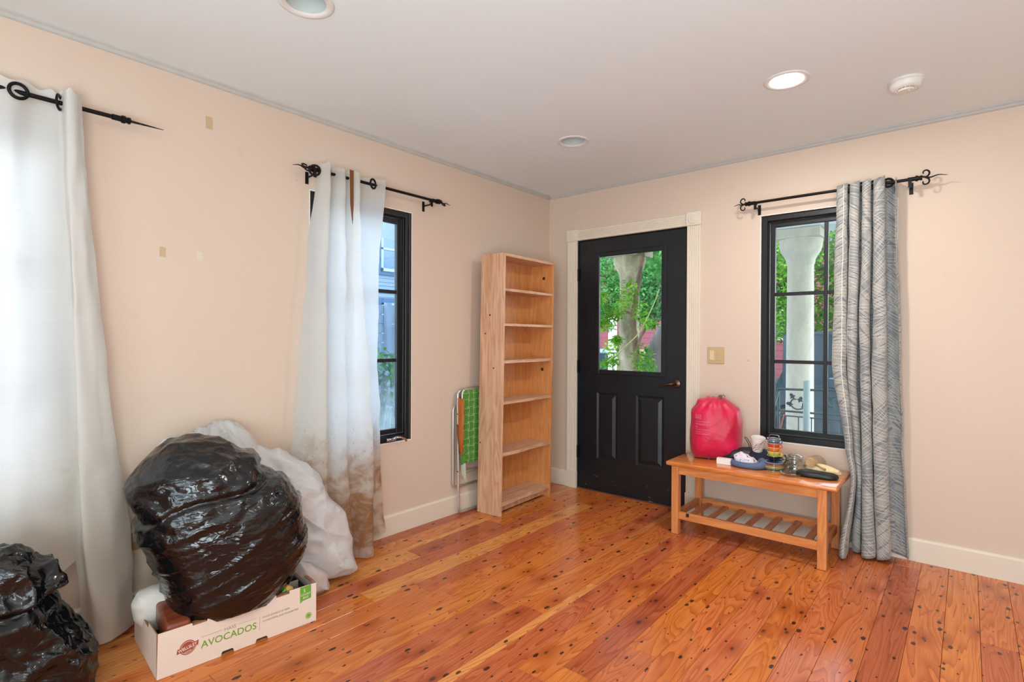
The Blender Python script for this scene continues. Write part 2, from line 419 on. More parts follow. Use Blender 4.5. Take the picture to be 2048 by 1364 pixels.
for i in range(len(edges)-1):
    x0, x1 = edges[i], edges[i+1]; wd = x1-x0
    if wd < .005: continue
    y = -7.5-rf.uniform(0, 1.2)
    while y < 0:
        L = rf.choice([.7, .95, 1.2, 1.5, 1.8, 2.2, 2.6])
        if wd < .06: L *= 1.6
        y0, y1 = max(y, -7.5), min(y+L, 0); y += L
        if y1-y0 < .03: continue
        key = (round(wd, 4), round(y1-y0, 3))
        if key not in meshes:
            bb = B(); hw, hl = wd/2-.0006, (y1-y0)/2-.0006
            vs = box(bb, (-hw, -hl, -.02), (hw, hl, 0))
            top = [e for e in bb.edges if all(v.co.z > -.001 for v in e.verts)]
            bmesh.ops.bevel(bb, geom=top, offset=.0009, segments=1, affect='EDGES')
            me = bpy.data.meshes.new('plank'); bb.to_mesh(me); bb.free(); me.materials.append(M_floor); meshes[key] = me
        o = bpy.data.objects.new('plank', meshes[key]); COL.objects.link(o); o.parent = sub
        o.location = ((x0+x1)/2, (y0+y1)/2, rf.uniform(-.0003, 0))
        c = rf.choice(pal)
        if wd < .06: c = rf.choice([(232, 156, 88), (228, 148, 80), (218, 134, 70)])
        elif rf.random() < .06: c = (232, 156, 84)
        o.color = (*lin(c), 1)

# ------------------------------------------------------------ recessed lights and smoke detector
M_can = mat('can_trim_white', (225, 224, 220), .4, var=.02)
M_refl = mat('can_reflector', (205, 212, 208), .35, var=.04)
def can_light(c, lit, label):
    t = thing('recessed_light', label, 'ceiling light', (c[0], c[1], H))
    b = B(); lathe(b, [(.070, .002), (.074, -.004), (.090, -.006), (.098, -.003), (.099, 0), (.070, .001)], (c[0], c[1], H), 40); obj('trim_ring', b, M_can, t, True)
    b = B(); lathe(b, [(.0735, 0), (.072, .04), (.066, .09), (.06, .1), (.0, .1)], (c[0], c[1], H), 40); obj('can', b, M_refl, t, True)
    if lit:
        n = NT('lamp_emission'); e = n.n('ShaderNodeEmission'); e.inputs[0].default_value = (1, .97, .92, 1); e.inputs[1].default_value = 14; n.l(e.outputs[0], n.out.inputs[0])
        b = B(); lathe(b, [(0, -.008), (.03, -.0075), (.06, -.005), (.0725, 0), (.0725, .004), (0, .004)], (c[0], c[1], H), 40); obj('lens', b, n.m, t, True)
    else:
        b = B(); lathe(b, [(0, .045), (.035, .047), (.052, .055), (.058, .075), (.03, .099)], (c[0], c[1], H), 32); obj('bulb', b, mat('frosted_bulb', (176, 196, 192), .25), t, True)
    return t
can_light(cans[0], False, 'unlit recessed ceiling light above the bookcase and door')
can_light(cans[1], False, 'unlit recessed ceiling light cut by the top edge of the photo')
can_light(cans[2], True, 'lit glowing recessed ceiling light near the smoke detector')
sc = (2.519, -.626)
t = thing('smoke_detector', 'round white smoke detector on the ceiling right of the lit lamp', 'smoke detector', (*sc, H))
mw = mat('detector_plastic', (224, 221, 214), .4, var=.02)
b = B(); lathe(b, [(.0, 0), (.070, 0), (.071, -.010), (.066, -.014), (.064, -.030), (.056, -.040), (.044, -.043), (.042, -.036), (.0, -.036)], (*sc, H), 40); obj('base', b, mw, t, 40)
b = B()
for k in range(16):
    an = 2*PI*k/16; box(b, (-.002, .034, -.044), (.002, .043, -.036), 0, Matrix.Translation((*sc, H)) @ Matrix.Rotation(an, 4, 'Z'))
obj('vent_fin', b, mw, t)
b = B(); lathe(b, [(.0, -.036), (.030, -.036), (.034, -.043), (.030, -.050), (0, -.053)], (*sc, H), 32); obj('cap', b, mw, t, 40)
b = B(); lathe(b, [(0, -.0545), (.0025, -.054), (.003, -.051)], (sc[0]+.012, sc[1]-.012, H), 10); obj('indicator', b, M_white, t, True)

# ------------------------------------------------------------ windows
def window(name, label, ax, at, hole, sgn, gm, muntin_v=True):
    """ax 0: wall plane x=at, opening in y; frame set back by sgn"""
    s0, s1, z0, z1 = hole
    t = thing(name, label, 'window', ((at, (s0+s1)/2, z0) if ax == 0 else ((s0+s1)/2, at, z0)), kind='structure')
    def bx_(nm, a0, a1, c0, c1, d0, d1, m=M_frame, bev=.002, parent=t):
        d0, d1 = at+sgn*d0, at+sgn*d1
        if ax == 0: return bxo(nm, (d0, a0, c0), (d1, a1, c1), m, parent, bev)
        return bxo(nm, (a0, d0, c0), (a1, d1, c1), m, parent, bev)
    fw = .034
    for (a0, a1, c0, c1) in ((s0, s0+fw, z0, z1), (s1-fw, s1, z0, z1), (s0+fw, s1-fw, z0, z0+fw), (s0+fw, s1-fw, z1-fw, z1)):
        bx_('frame', a0, a1, c0, c1, .014, .12)
    e = .007
    for (a0, a1, c0, c1) in ((s0+fw, s0+fw+e, z0+fw, z1-fw), (s1-fw-e, s1-fw, z0+fw, z1-fw), (s0+fw, s1-fw, z0+fw, z0+fw+e), (s0+fw, s1-fw, z1-fw-e, z1-fw)):
        bx_('stop', a0, a1, c0, c1, .03, .05)
    sw = .030; i0, i1, k0, k1 = s0+fw+e, s1-fw-e, z0+fw+e, z1-fw-e
    for (a0, a1, c0, c1) in ((i0, i0+sw, k0, k1), (i1-sw, i1, k0, k1), (i0+sw, i1-sw, k0, k0+sw), (i0+sw, i1-sw, k1-sw, k1)):
        bx_('sash', a0, a1, c0, c1, .055, .085)
    g0, g1, h0, h1 = i0+sw, i1-sw, k0+sw, k1-sw
    cm = (g0+g1)/2; rows = [h0+(h1-h0)*q_ for q_ in (1/3, 2/3)]
    bx_('muntin', cm-.011, cm+.011, h0, h1, .058, .082)
    for z in rows: bx_('muntin', g0, g1, z-.011, z+.011, .060, .080)
    zz = [h0]+rows+[h1]
    for q_ in range(3):
        for (a0, a1) in ((g0, cm), (cm, g1)): bx_('pane', a0, a1, zz[q_], zz[q_+1], .069, .073, gm, 0)
    # thin painted return around the frame
    for (a0, a1, c0, c1) in ((s0-.005, s0, z0, z1), (s1, s1+.005, z0, z1), (s0-.005, s1+.005, z0-.006, z0), (s0-.005, s1+.005, z1, z1+.005)):
        bx_('reveal', a0, a1, c0, c1, -.001, .013, M_white, 0)
    return t, bx_
w1, _ = window('window_1', 'black framed window behind the leftmost white curtain', 0, 0, W1, -1, M_glass)
w2, _ = window('window_2', 'black framed casement window with crank, half behind the stained white curtain', 0, 0, W2, -1, M_glass_dirty)
w3, _ = window('window_3', 'black framed window right of the front door above the bench', 1, 0, W3, 1, M_glass)
M_chrome = mat('brushed_crank_metal', (190, 192, 196), .25, 1., var=.05)
b = B(); box(b, (.002, -1.70, .585), (.020, -1.63, .603), .004); tube(b, [(.012, -1.665, .595), (.03, -1.665, .598), (.038, -1.655, .606), (.040, -1.63, .612)], .008, 10)
tube(b, [(.040, -1.645, .610), (.043, -1.61, .604), (.046, -1.585, .590), (.047, -1.575, .578)], [.007, .006, .006, .007], 10)
obj('crank', b, M_chrome, w2, True)

# ------------------------------------------------------------ front door
door = thing('door_1', 'black front door with glass upper light and fluted cream casing', 'door', (.755, 0, 0), kind='structure')
DX0, DX1, DZ1 = .300, 1.209, 2.022; dy = .012
def frame_boxes(b, xs_, zs_, solid, y0, y1):
    for i in range(len(xs_)-1):
        for j in range(len(zs_)-1):
            if solid(i, j): box(b, (xs_[i], y0, zs_[j]), (xs_[i+1], y1, zs_[j+1]))
def door_mat():
    n = NT('worn_black_paint'); v = n.coords()
    z = n.n('ShaderNodeSeparateXYZ'); n.l(v, z.inputs[0])
    low = n.ramp(z.outputs[2], (.03, 1.), (.22, .0)); low2 = n.ramp(z.outputs[2], (.2, 1.), (.9, .0))
    ch = n.ramp(n.noise(n.coords((9, 9, 45)), 1., 5, .6), (.655, 0.), (.68, 1.))
    f = n.math('MULTIPLY', ch, n.math('MULTIPLY', low, .9))
    c = n.mix(n.noise(v, 3, 4), lin((16, 21, 26)), lin((26, 32, 38))); c = n.mix(f, c, lin((170, 150, 140)))
    n.princ(c, n.ramp(n.noise(v, 5, 4), (.3, .26), (.7, .42)), 0, n.bump(n.noise(v, 90, 4), .10, .001), .5); return n.m
M_door = door_mat()
b = B()
X = [DX0, .477, .650, .830, 1.040, DX1]; Z = [.008, .262, .798, .962, 1.896, DZ1]
xs_, zs_ = [DX0, .462, .660, .812, 1.038, DX1], Z
frame_boxes(b, [DX0, .470, .655, .815, 1.040, DX1], Z, lambda i, j: not ((j == 1 and i in (1, 3)) or (j == 3 and i in (1, 2, 3))), dy, dy+.044)
obj('slab', b, M_door, door)
def raised(x0, x1, z0, z1):
    b = B(); y = dy
    loops = [(0, y), (.012, y+.009), (.020, y+.010), (.045, y+.001)]
    L = []
    for ins, yy in loops: L.append([b.verts.new((a_, yy, c_)) for a_, c_ in ((x0+ins, z0+ins), (x1-ins, z0+ins), (x1-ins, z1-ins), (x0+ins, z1-ins))])
    for A_, B_ in zip(L, L[1:]):
        for k in range(4): b.faces.new((A_[k], A_[(k+1) % 4], B_[(k+1) % 4], B_[k]))
    b.faces.new(L[-1]); bk = [b.verts.new((a_, y+.04, c_)) for a_, c_ in ((x0, z0), (x1, z0), (x1, z1), (x0, z1))]
    b.faces.new(bk[::-1])
    for k in range(4): b.faces.new((L[0][k], bk[k], bk[(k+1) % 4], L[0][(k+1) % 4]))
    bmesh.ops.recalc_face_normals(b, faces=b.faces[:]); return b
obj('panel', raised(.470, .655, .262, .798), M_door, door); obj('panel', raised(.815, 1.040, .262, .798), M_door, door)
b = B(); ox0, ox1, oz0, oz1 = .455, 1.055, .945, 1.915
for (x0, x1, z0, z1) in ((ox0, ox0+.036, oz0, oz1), (ox1-.036, ox1, oz0, oz1), (ox0+.036, ox1-.036, oz0, oz0+.036), (ox0+.036, ox1-.036, oz1-.036, oz1)):
    box(b, (x0, dy-.010, z0), (x1, dy+.002, z1), .004)
obj('light_frame', b, M_door, door)
bxo('glass', (.470, dy+.020, .960), (1.040, dy+.026, 1.898), M_glass_clear, door, 0)
M_bronze = mat('aged_bronze', (96, 74, 60), .32, .9, var=.2, nscale=60)
b = B(); lathe(b, [(0, .018), (.012, .018), (.020, .013), (.030, .010), (.034, .004), (.034, 0), (0, 0)], (1.138, dy, .905), 32, Matrix.Rotation(PI/2, 4, 'X')); obj('rose', b, M_bronze, door, 35)
b = B(); tube(b, [(1.138, dy, .905), (1.138, -.035, .905), (1.130, -.052, .905), (1.105, -.056, .902), (1.06, -.056, .888), (1.022, -.052, .880), (1.012, -.050, .884)], [.011, .010, .010, .009, .008, .006, .004], 12); obj('lever', b, M_bronze, door, True)
for z in (1.75, 1.0, .30):
    b = B(); tube(b, [(.293, .002, z-.05), (.293, .002, z+.05)], .0075, 10); box(b, (.286, .004, z-.05), (.312, .014, z+.05)); obj('hinge', b, M_iron, door)
# jamb, threshold
b = B(); box(b, (.285, .0, 0), (.2985, .14, 2.04)); box(b, (1.211, .0, 0), (1.222, .14, 2.04)); box(b, (.285, .0, 2.025), (1.222, .14, 2.04)); box(b, (.2985, .058, 0), (.312, .075, 2.025)); box(b, (1.198, .058, 0), (1.211, .075, 2.025))
obj('jamb', b, M_blackpaint, door)
bxo('threshold', (.285, -.004, -.02), (1.222, .14, .007), mat('threshold_wood', (88, 60, 48), .5), door, .002)
def flute(wd):
    p = [(0, 0), (0, .014), (.003, .018)]; nf = 5; m0 = .012; st = (wd-2*m0)/nf
    for k in range(nf):
        x0 = m0+k*st; p += [(x0+.1*st, .018), (x0+.3*st, .0135), (x0+.7*st, .0135), (x0+.9*st, .018)]
    p += [(wd-.003, .018), (wd, .014), (wd, 0)]; return p
CL, CR = (.197, .290), (1.219, 1.316)
for x0, x1 in (CL, CR):
    b = B(); prism(b, [(x0+p[0], -p[1]) for p in flute(x1-x0)], .135, 2.028, 2); obj('casing', b, M_trim, door)
    b = B(); prism(b, [(x0-.002, 0), (x1+.002, 0), (x1+.002, -.024), (x0-.002, -.024)], 0, .137, 2); obj('plinth_block', b, M_trim, door)
    cxm = (x0+x1)/2; b = B(); box(b, (x0-.005, -.026, 2.028), (x1+.005, 0, 2.125), .003)
    o = obj('corner_block', b, M_trim, door)
    b = B(); lathe(b, [(.036, 0), (.034, .006), (.029, .001), (.024, .001), (.020, .007), (.014, .002), (.009, .005), (0, .007)], (cxm, -.026, 2.076), 32, Matrix.Rotation(PI/2, 4, 'X')); obj('rosette', b, M_trim, o, True)
b = B(); prism(b, [(-p[1], 2.030+p[0]) for p in flute(.085)], CL[1]+.005, CR[0]-.005, 0); obj('casing', b, M_trim, door)

# ------------------------------------------------------------ light switch, outlet, tape marks
M_tanp = mat('tan_switch_plastic', (196, 170, 128), .4, var=.03); M_ivory = mat('ivory_rocker', (222, 200, 160), .35, var=.02)
t = thing('light_switch', 'tan double rocker light switch plate between door and window', 'switch', (1.4225, 0, 1.115))
bxo('plate', (1.364, -.006, 1.058), (1.481, 0, 1.174), M_tanp, t, .003)
bxo('rocker', (1.382, -.011, 1.083), (1.413, -.004, 1.149), M_ivory, t, .002)
bxo('dimmer', (1.430, -.009, 1.083), (1.462, -.004, 1.149), M_tanp, t, .002); bxo('slider', (1.442, -.013, 1.118), (1.450, -.008, 1.132), M_tanp, t, .001)
t = thing('outlet_cover', 'blank brown outlet plate low on the left wall beside the curtain', 'outlet', (0, -3.035, .365))
bxo('plate', (0, -3.075, .305), (.006, -2.995, .42), mat('brown_plate', (158, 124, 84), .45), t, .002)
b = B(); lathe(b, [(0, .002), (.003, .0015), (.0035, 0)], (.006, -3.035, .363), 10, Matrix.Rotation(PI/2, 4, 'Y')); obj('screw', b, M_tanp, t)
M_tape = mat('masking_tape', (196, 168, 132), .7, var=.06)
for (y0, y1, z0, z1, lb, m_) in ((-2.733, -2.703, 2.212, 2.268, 'strip of old masking tape high on the left wall', M_tape), (-2.922, -2.898, 1.585, 1.628, 'strip of old masking tape left of a white patch', M_tape), (-2.772, -2.748, 1.585, 1.625, 'small white torn paper patch stuck on the left wall', mat('paper_patch', (216, 204, 186), .8))):
    b = B(); rr = random.Random(int(z0*999)); N = 5
    pts = [(y0+(y1-y0)*k/N, z0+rr.uniform(-.002, .002)) for k in range(N+1)]+[(y1-(y1-y0)*k/N, z1+rr.uniform(-.002, .002)) for k in range(N+1)]
    prism(b, pts, 0, .0012, 0); tag(obj('tape_strip', b, m_), lb, 'tape')

# ------------------------------------------------------------ curtain rods
def spiral(c, r0, r1, a0, a1, U, V, n=22):
    out = []
    for k in range(n):
        f = k/(n-1); r = r0+(r1-r0)*f; t = a0+(a1-a0)*f
        out.append(Vector(c)+Vector(U)*(r*math.cos(t))+Vector(V)*(r*math.sin(t)))
    return out
def rod(name, label, ax, s0, s1, z, off, tips, brackets, scroll_tilt=0.0, wob=1.):
    """ax 0: rod runs in y at x=off; ax 1: in x at y=-off. s0,s1 rod tube ends; tips = overall ends"""
    P = (lambda s, d=0, dz=0: Vector((off+d, s, z+dz))) if ax == 0 else (lambda s, d=0, dz=0: Vector((s, -off-d, z+dz)))
    t = thing(name, label, 'curtain rod', P((s0+s1)/2), 'curtain rods')
    b = B(); tube(b, [P(s0), P(s1)], .0085, 14); obj('pole', b, M_iron, t, 40)
    for s, sg in ((s0, -1), (s1, 1)):
        b = B()
        tube(b, [P(s-sg*.045), P(s+sg*.01)], .0115, 14); tube(b, [P(s-sg*.012), P(s)], .0155, 14); tube(b, [P(s+sg*.010), P(s+sg*.018)], .0135, 14)
        tip = tips[0] if sg < 0 else tips[1]; N = 14
        pts = []; rr = []
        for k in range(N):
            f = k/(N-1); ss = s+(tip-s)*f
            pts.append(P(ss, wob*.003*math.sin(f*14), wob*.004*math.sin(f*11)*(f > .1))); rr.append(.0052*(1-f)+.0012)
        tube(b, pts, rr, 8)
        U = (Vector((0, 1, 0)) if ax == 0 else Vector((1, 0, 0)))*sg
        W = Vector((1, 0, 0)) if ax == 0 else Vector((0, -1, 0))
        for zz in (1, -1):
            V = (Vector((0, 0, 1))*math.cos(scroll_tilt)+W*math.sin(scroll_tilt))*zz
            c = P(s+sg*.030)+V*.024-U*.0
            sp = spiral(c, .023, .007, -PI*.5, PI*1.15, U, V, 26)
            tube(b, sp, [.0048-.0016*k/25 for k in range(26)], 8)
        obj('finial', b, M_iron, t, 40)
    for s in brackets:
        b = B(); Pw = P(s).copy()
        wallp = Vector((0, s, z-.03)) if ax == 0 else Vector((s, 0, z-.03))
        out = Vector((1, 0, 0)) if ax == 0 else Vector((0, -1, 0))
        side = Vector((0, 1, 0)) if ax == 0 else Vector((1, 0, 0))
        tube(b, [wallp+out*.003, wallp+out*.03, P(s)-out*.002+Vector((0, 0, -.030)), P(s)+Vector((0, 0, -.010))], .005, 8)
        lo = wallp-side*.009+Vector((0, 0, -.035)); hi = wallp+side*.009+out*.004+Vector((0, 0, .03)); box(b, lo, hi)
        box(b, P(s)-side*.008-out*.012+Vector((0, 0, -.013)), P(s)+side*.008+out*.012+Vector((0, 0, -.008)))
        box(b, P(s)-side*.008+out*.009+Vector((0, 0, -.045)), P(s)+side*.008+out*.0125+Vector((0, 0, -.008)))
        obj('bracket', b, M_iron, t)
    return t
rod('curtain_rod', 'black iron curtain rod holding the leftmost white curtain', 0, -4.08, -3.07, 2.125, .075, (-4.2, -2.93), (-3.95,), -1.235, 0.)
rod('curtain_rod', 'black iron curtain rod above the stained white curtain, scroll finials', 0, -2.235, -1.345, 2.125, .075, (-2.345, -1.235), (-2.225, -1.405), -.85)
rod('curtain_rod', 'black iron curtain rod above the grey patterned curtain, scroll finials', 1, 1.655, 2.535, 2.105, .085, (1.565, 2.66), (1.70, 2.50), .0)

# ------------------------------------------------------------ curtains
def sheet(name, label, keys, ncol, nrow, ztop, zbot, m, amp=.006, seed=0, parent=None, thick=0, swap=False):
    """keys: [(z, [(x,y),...])] plan curves, same point count; cloth hangs through them"""
    keys = sorted(keys, key=lambda k: -k[0]); cols = [(z, catmull([(p[0], p[1], 0) for p in pts], ncol)) for z, pts in keys]
    b = B(); uvl = b.loops.layers.uv.new('UVMap'); mid = cols[len(cols)//2][1]
    arc = [0]
    for i in range(1, ncol): arc.append(arc[-1]+(mid[i]-mid[i-1]).length)
    G = []; UV = {}
    for j in range(nrow):
        row = []
        for i in range(ncol):
            f = i/(ncol-1); zt = ztop(f); zb = zbot(f); z = zt+(zb-zt)*(j/(nrow-1))
            k = 0
            while k < len(cols)-2 and z < cols[k+1][0]: k += 1
            z0, z1 = cols[k][0], cols[k+1][0]; q_ = min(1, max(0, (z0-z)/(z0-z1)))
            q_ = q_*.4+.6*q_*q_*(3-2*q_)
            p = cols[k][1][i].lerp(cols[k+1][1][i], q_)
            w_ = amp*min(1, (zt-z)*4)
            nx = noise.noise(Vector((arc[i]*9+seed, z*2.6, seed))); ny = noise.noise(Vector((arc[i]*11, z*9+seed, 5+seed)))
            d = w_*(nx*1.2+ny*.7)
            v = b.verts.new((p.x+d, p.y+(d*.6 if not swap else -abs(d)), z)); row.append(v); UV[v] = (arc[i], z)
        G.append(row)
    for j in range(nrow-1):
        for i in range(ncol-1):
            fc = b.faces.new((G[j][i], G[j+1][i], G[j+1][i+1], G[j][i+1]))
            for lp in fc.loops: lp[uvl].uv = UV[lp.vert]
    o = obj(name, b, m, parent, True)
    if thick:
        md = o.modifiers.new('thickness', 'SOLIDIFY'); md.thickness = thick; md.offset = 0
    return o
def lerp_tab(tab):
    def f(u):
        for (a0, b0), (a1, b1) in zip(tab, tab[1:]):
            if u <= a1: return b0+(b1-b0)*(u-a0)/(a1-a0)
        return tab[-1][1]
    return f
def ring(parent, c, tilt, ax, r=.026):
    b = B(); M = Matrix.Translation(Vector(c)) @ Matrix.Rotation(tilt, 4, 'Z')
    lathe(b, [(r-.005, -.003), (r, -.0045), (r+.006, -.002), (r+.006, .002), (r, .0045), (r-.005, .003), (r-.005, -.003)], (0, 0, 0), 28, M @ Matrix.Rotation(PI/2, 4, 'Y' if ax == 0 else 'X'))
    return obj('grommet', b, M_iron, parent, True)
def stain2(n, v, c):
    z = n.n('ShaderNodeSeparateXYZ'); n.l(v, z.inputs[0])
    nz = n.noise(n.coords((5, 5, 3.4)), 1., 5, .6, .9)
    h = n.math('SUBTRACT', z.outputs[2], n.math('MULTIPLY', nz, .55))
    reg = n.ramp(h, (.18, 1.), (.42, .0)); bl = n.ramp(n.noise(n.coords((7, 7, 9)), 1., 5, .6, .8), (.40, .0), (.60, 1.))
    f = n.math('MULTIPLY', reg, n.math('ADD', n.math('MULTIPLY', bl, .8), .12))
    c = n.mix(f, c, lin((186, 142, 96)))
    mold = n.ramp(n.noise(n.coords((60, 60, 45)), 1., 6, .7), (.60, 0.), (.68, 1.)); zone = n.math('MULTIPLY', n.ramp(z.outputs[2], (.45, .0), (.6, 1.)), n.ramp(z.outputs[2], (.6, 1.), (.85, .0)))
    c = n.mix(n.math('MULTIPLY', mold, n.math('MULTIPLY', zone, .5)), c, lin((90, 90, 80)))
    hd = n.ramp(z.outputs[2], (2.035, 0.), (2.045, .5)); return n.mix(hd, c, lin((214, 190, 160)))
def stain1(n, v, c):
    z = n.n('ShaderNodeSeparateXYZ'); n.l(v, z.inputs[0])
    reg = n.math('MULTIPLY', n.ramp(z.outputs[1], (.0, 0.), (1., 1.)), 1.)
    bl = n.ramp(n.noise(n.coords((9, 9, 16)), 1., 5, .6, .5), (.66, .0), (.74, 1.))
    f = n.math('MULTIPLY', bl, n.math('MULTIPLY', n.ramp(z.outputs[2], (.2, 1.), (.95, .0)), .7))
    c = n.mix(f, c, lin((196, 150, 96)))
    hd = n.ramp(z.outputs[2], (2.03, 0.), (2.04, .55)); c = n.mix(hd, c, lin((214, 196, 172)))
    lo = n.ramp(z.outputs[2], (.3, .45), (1.1, 0.)); return n.mix(lo, c, lin((226, 204, 172)))
M_cur1 = cloth('sheer_white_cloth', (232, 232, 228), .40, stain1)
M_cur2 = cloth('stained_white_cloth', (246, 244, 237), .66, stain2)
# leftmost curtain
k_top = [(.06, -4.06), (.10, -3.95), (.05, -3.84), (.10, -3.73), (.05, -3.62), (.06, -3.50), (.085, -3.42), (.055, -3.35), (.06, -3.30), (.07, -3.276), (.125, -3.268), (.12, -3.24), (.09, -3.216)]
k_mid = [(.05, -4.08), (.10, -3.97), (.05, -3.86), (.10, -3.74), (.06, -3.62), (.07, -3.50), (.10, -3.42), (.07, -3.34), (.06, -3.27), (.07, -3.225), (.150, -3.245), (.145, -3.19), (.095, -3.135)]
k_low = [(.05, -4.06), (.10, -3.96), (.06, -3.86), (.09, -3.74), (.07, -3.62), (.07, -3.50), (.09, -3.42), (.08, -3.34), (.06, -3.27), (.06, -3.21), (.16, -3.225), (.15, -3.14), (.085, -3.055)]
k_bot = [(.05, -4.05), (.09, -3.95), (.06, -3.85), (.09, -3.74), (.07, -3.62), (.07, -3.50), (.08, -3.42), (.07, -3.34), (.06, -3.27), (.055, -3.20), (.15, -3.175), (.13, -3.11), (.070, -3.035)]
zt = lambda u: 2.168+.007*math.sin(u*60)
zb = lerp_tab([(0, .28), (.62, .28), (.72, .34), (.735, .02), (1, .015)])
c1 = sheet('curtain', None, [(2.15, k_top), (1.0, k_mid), (.45, k_low), (.0, k_bot)], 420, 90, zt, zb, M_cur1, .010, 3)
tag(c1, 'leftmost sheer white curtain, backlit, hanging from ringed grommets', 'curtain')
for y, tl, xx in ((-3.40, .1, .087), (-3.283, 1.1, .080)): ring(c1, (xx, y, 2.125), tl, 0)
# stained curtain
k_top = [(.055, -2.195), (.10, -2.190), (.115, -2.172), (.115, -2.150), (.05, -2.125), (.105, -2.085), (.11, -2.055), (.05, -2.030), (.11, -2.000), (.115, -1.965), (.05, -1.945), (.07, -1.875), (.095, -1.775)]
k_a = [(.055, -2.240), (.10, -2.222), (.13, -2.195), (.125, -2.165), (.07, -2.140), (.13, -2.105), (.135, -2.07), (.075, -2.045), (.14, -2.020), (.155, -1.99), (.06, -1.975), (.08, -1.900), (.10, -1.815)]
k_b = [(.055, -2.300), (.11, -2.270), (.145, -2.230), (.15, -2.190), (.08, -2.160), (.14, -2.120), (.15, -2.08), (.10, -2.055), (.155, -2.010), (.175, -1.945), (.06, -1.955), (.06, -1.880), (.08, -1.815)]
k_c = [(.05, -2.335), (.12, -2.300), (.16, -2.250), (.17, -2.200), (.09, -2.170), (.15, -2.130), (.17, -2.08), (.13, -2.045), (.18, -1.990), (.185, -1.920), (.05, -1.945), (.045, -1.860), (.06, -1.785)]
k_d = [(.05, -2.345), (.13, -2.310), (.17, -2.260), (.18, -2.200), (.12, -2.170), (.17, -2.130), (.20, -2.07), (.18, -2.025), (.22, -1.980), (.195, -1.925), (.05, -1.945), (.04, -1.840), (.05, -1.733)]
zt = lerp_tab([(0, 2.16), (.13, 2.16), (.2, 2.175), (.27, 2.15), (.4, 2.165), (.5, 2.15), (.62, 2.17), (.72, 2.155), (.8, 2.145), (.9, 2.16), (1, 2.165)])
zb = lerp_tab([(0, .03), (.5, .015), (.72, .008), (.78, .035), (1, .045)])
c2 = sheet('curtain', None, [(2.15, k_top), (1.75, k_a), (1.1, k_b), (.55, k_c), (.0, k_d)], 380, 110, zt, zb, M_cur2, .009, 11)
tag(c2, 'white curtain with brown water stains near its hem over the casement window', 'curtain')
ring(c2, (.092, -1.862, 2.125), .35, 0); ring(c2, (.078, -2.222, 2.12), -.5, 0); ring(c2, (.082, -2.137, 2.12), 1.2, 0); ring(c2, (.082, -2.062, 2.12), 1.35, 0)
b = B(); prism(b, [(-2.040, 2.158), (-2.016, 2.158), (-2.016, 1.96), (-2.022, 1.86), (-2.036, 1.97)], .125, .128, 0)
obj('lining', b, mat('brown_lining', (116, 70, 36), .8), c2)['label'] = 'brown strip of lining showing between two folds'
# grey patterned curtain
def grey_mat():
    n = NT('grey_feather_cloth'); t = n.n('ShaderNodeTexCoord'); s = n.n('ShaderNodeSeparateXYZ'); n.l(t.outputs['UV'], s.inputs[0]); u, v = s.outputs[0], s.outputs[1]
    def wn(a, b):
        c_ = n.n('ShaderNodeCombineXYZ'); n.l(a, c_.inputs[0]); n.l(b, c_.inputs[1]); w_ = n.n('ShaderNodeTexWhiteNoise'); w_.noise_dimensions = '2D'; n.l(c_.outputs[0], w_.inputs['Vector']); return w_.outputs['Value']
    def layer(cw, bh, freq, thr, seed, smin, smax):
        cu = n.math('ADD', n.math('DIVIDE', u, cw), seed*.37); ci = n.math('FLOOR', cu); fr = n.math('MULTIPLY', n.math('FRACT', cu), cw)
        par = n.math('SUBTRACT', n.math('MULTIPLY', n.math('MODULO', n.math('ABSOLUTE', ci), 2.), 2.), 1.)
        sk = n.math('MULTIPLY', n.math('MULTIPLY', fr, par), .8)
        r0 = wn(ci, n.math('ADD', u, -1000.) if False else n.math('MULTIPLY', ci, 3.7))
        bi = n.math('FLOOR', n.math('ADD', n.math('DIVIDE', n.math('ADD', v, sk), bh), n.math('MULTIPLY', r0, 5.)))
        rn = wn(ci, n.math('ADD', bi, seed*11.3))
        sl = n.math('MULTIPLY', par, n.math('ADD', smin, n.math('MULTIPLY', rn, smax-smin)))
        ph = n.math('MULTIPLY', n.math('ADD', v, n.math('MULTIPLY', fr, sl)), freq)
        li = n.math('FLOOR', ph); w_ = n.math('FRACT', ph); keep = n.math('GREATER_THAN', wn(li, ci), .22)
        return n.math('MULTIPLY', n.math('LESS_THAN', w_, thr), keep), n.math('MULTIPLY', n.math('LESS_THAN', fr, .0022), n.math('GREATER_THAN', r0, .35))
    l1, s1 = layer(.072, .13, 150, .42, 1., .25, 1.5); l2, s2 = layer(.105, .19, 56, .16, 2., -.2, 1.1)
    m1 = n.ramp(n.noise(n.coords((14, 5, 1), 'UV'), 1., 2), (.42, 0.), (.50, 1.))
    f = n.math('MAXIMUM', n.math('MULTIPLY', l1, n.math('ADD', .26, n.math('MULTIPLY', m1, .34))), n.math('MULTIPLY', l2, .62))
    f = n.math('MAXIMUM', f, n.math('MULTIPLY', s1, .85))
    base = n.mix(n.noise(n.coords((60, 200, 1), 'UV'), 1., 4), lin((104, 108, 114)), lin((132, 135, 140)))
    c = n.mix(f, base, lin((236, 226, 204)))
    n.princ(c, .5, 0, n.bump(f, .2, .001), .5, Sheen_Weight=.2); return n.m
M_grey = grey_mat()
def pleats(x0, ridges, xe, yb, ye):
    """omega pleats: each ridge (xl, xr, y) bulges over a narrow deep gap"""
    out = [(x0, yb)]
    for (xl, xr, y) in ridges:
        m = (xl+xr)/2; out += [(xl+.012, yb), (xl+.006, y*.5), (xl-.001, y*.88), (m, y), (xr+.001, y*.88), (xr-.006, y*.5), (xr-.012, yb)]
    return out+[(xe-.012, yb), (xe-.004, ye), (xe, ye*.8)]
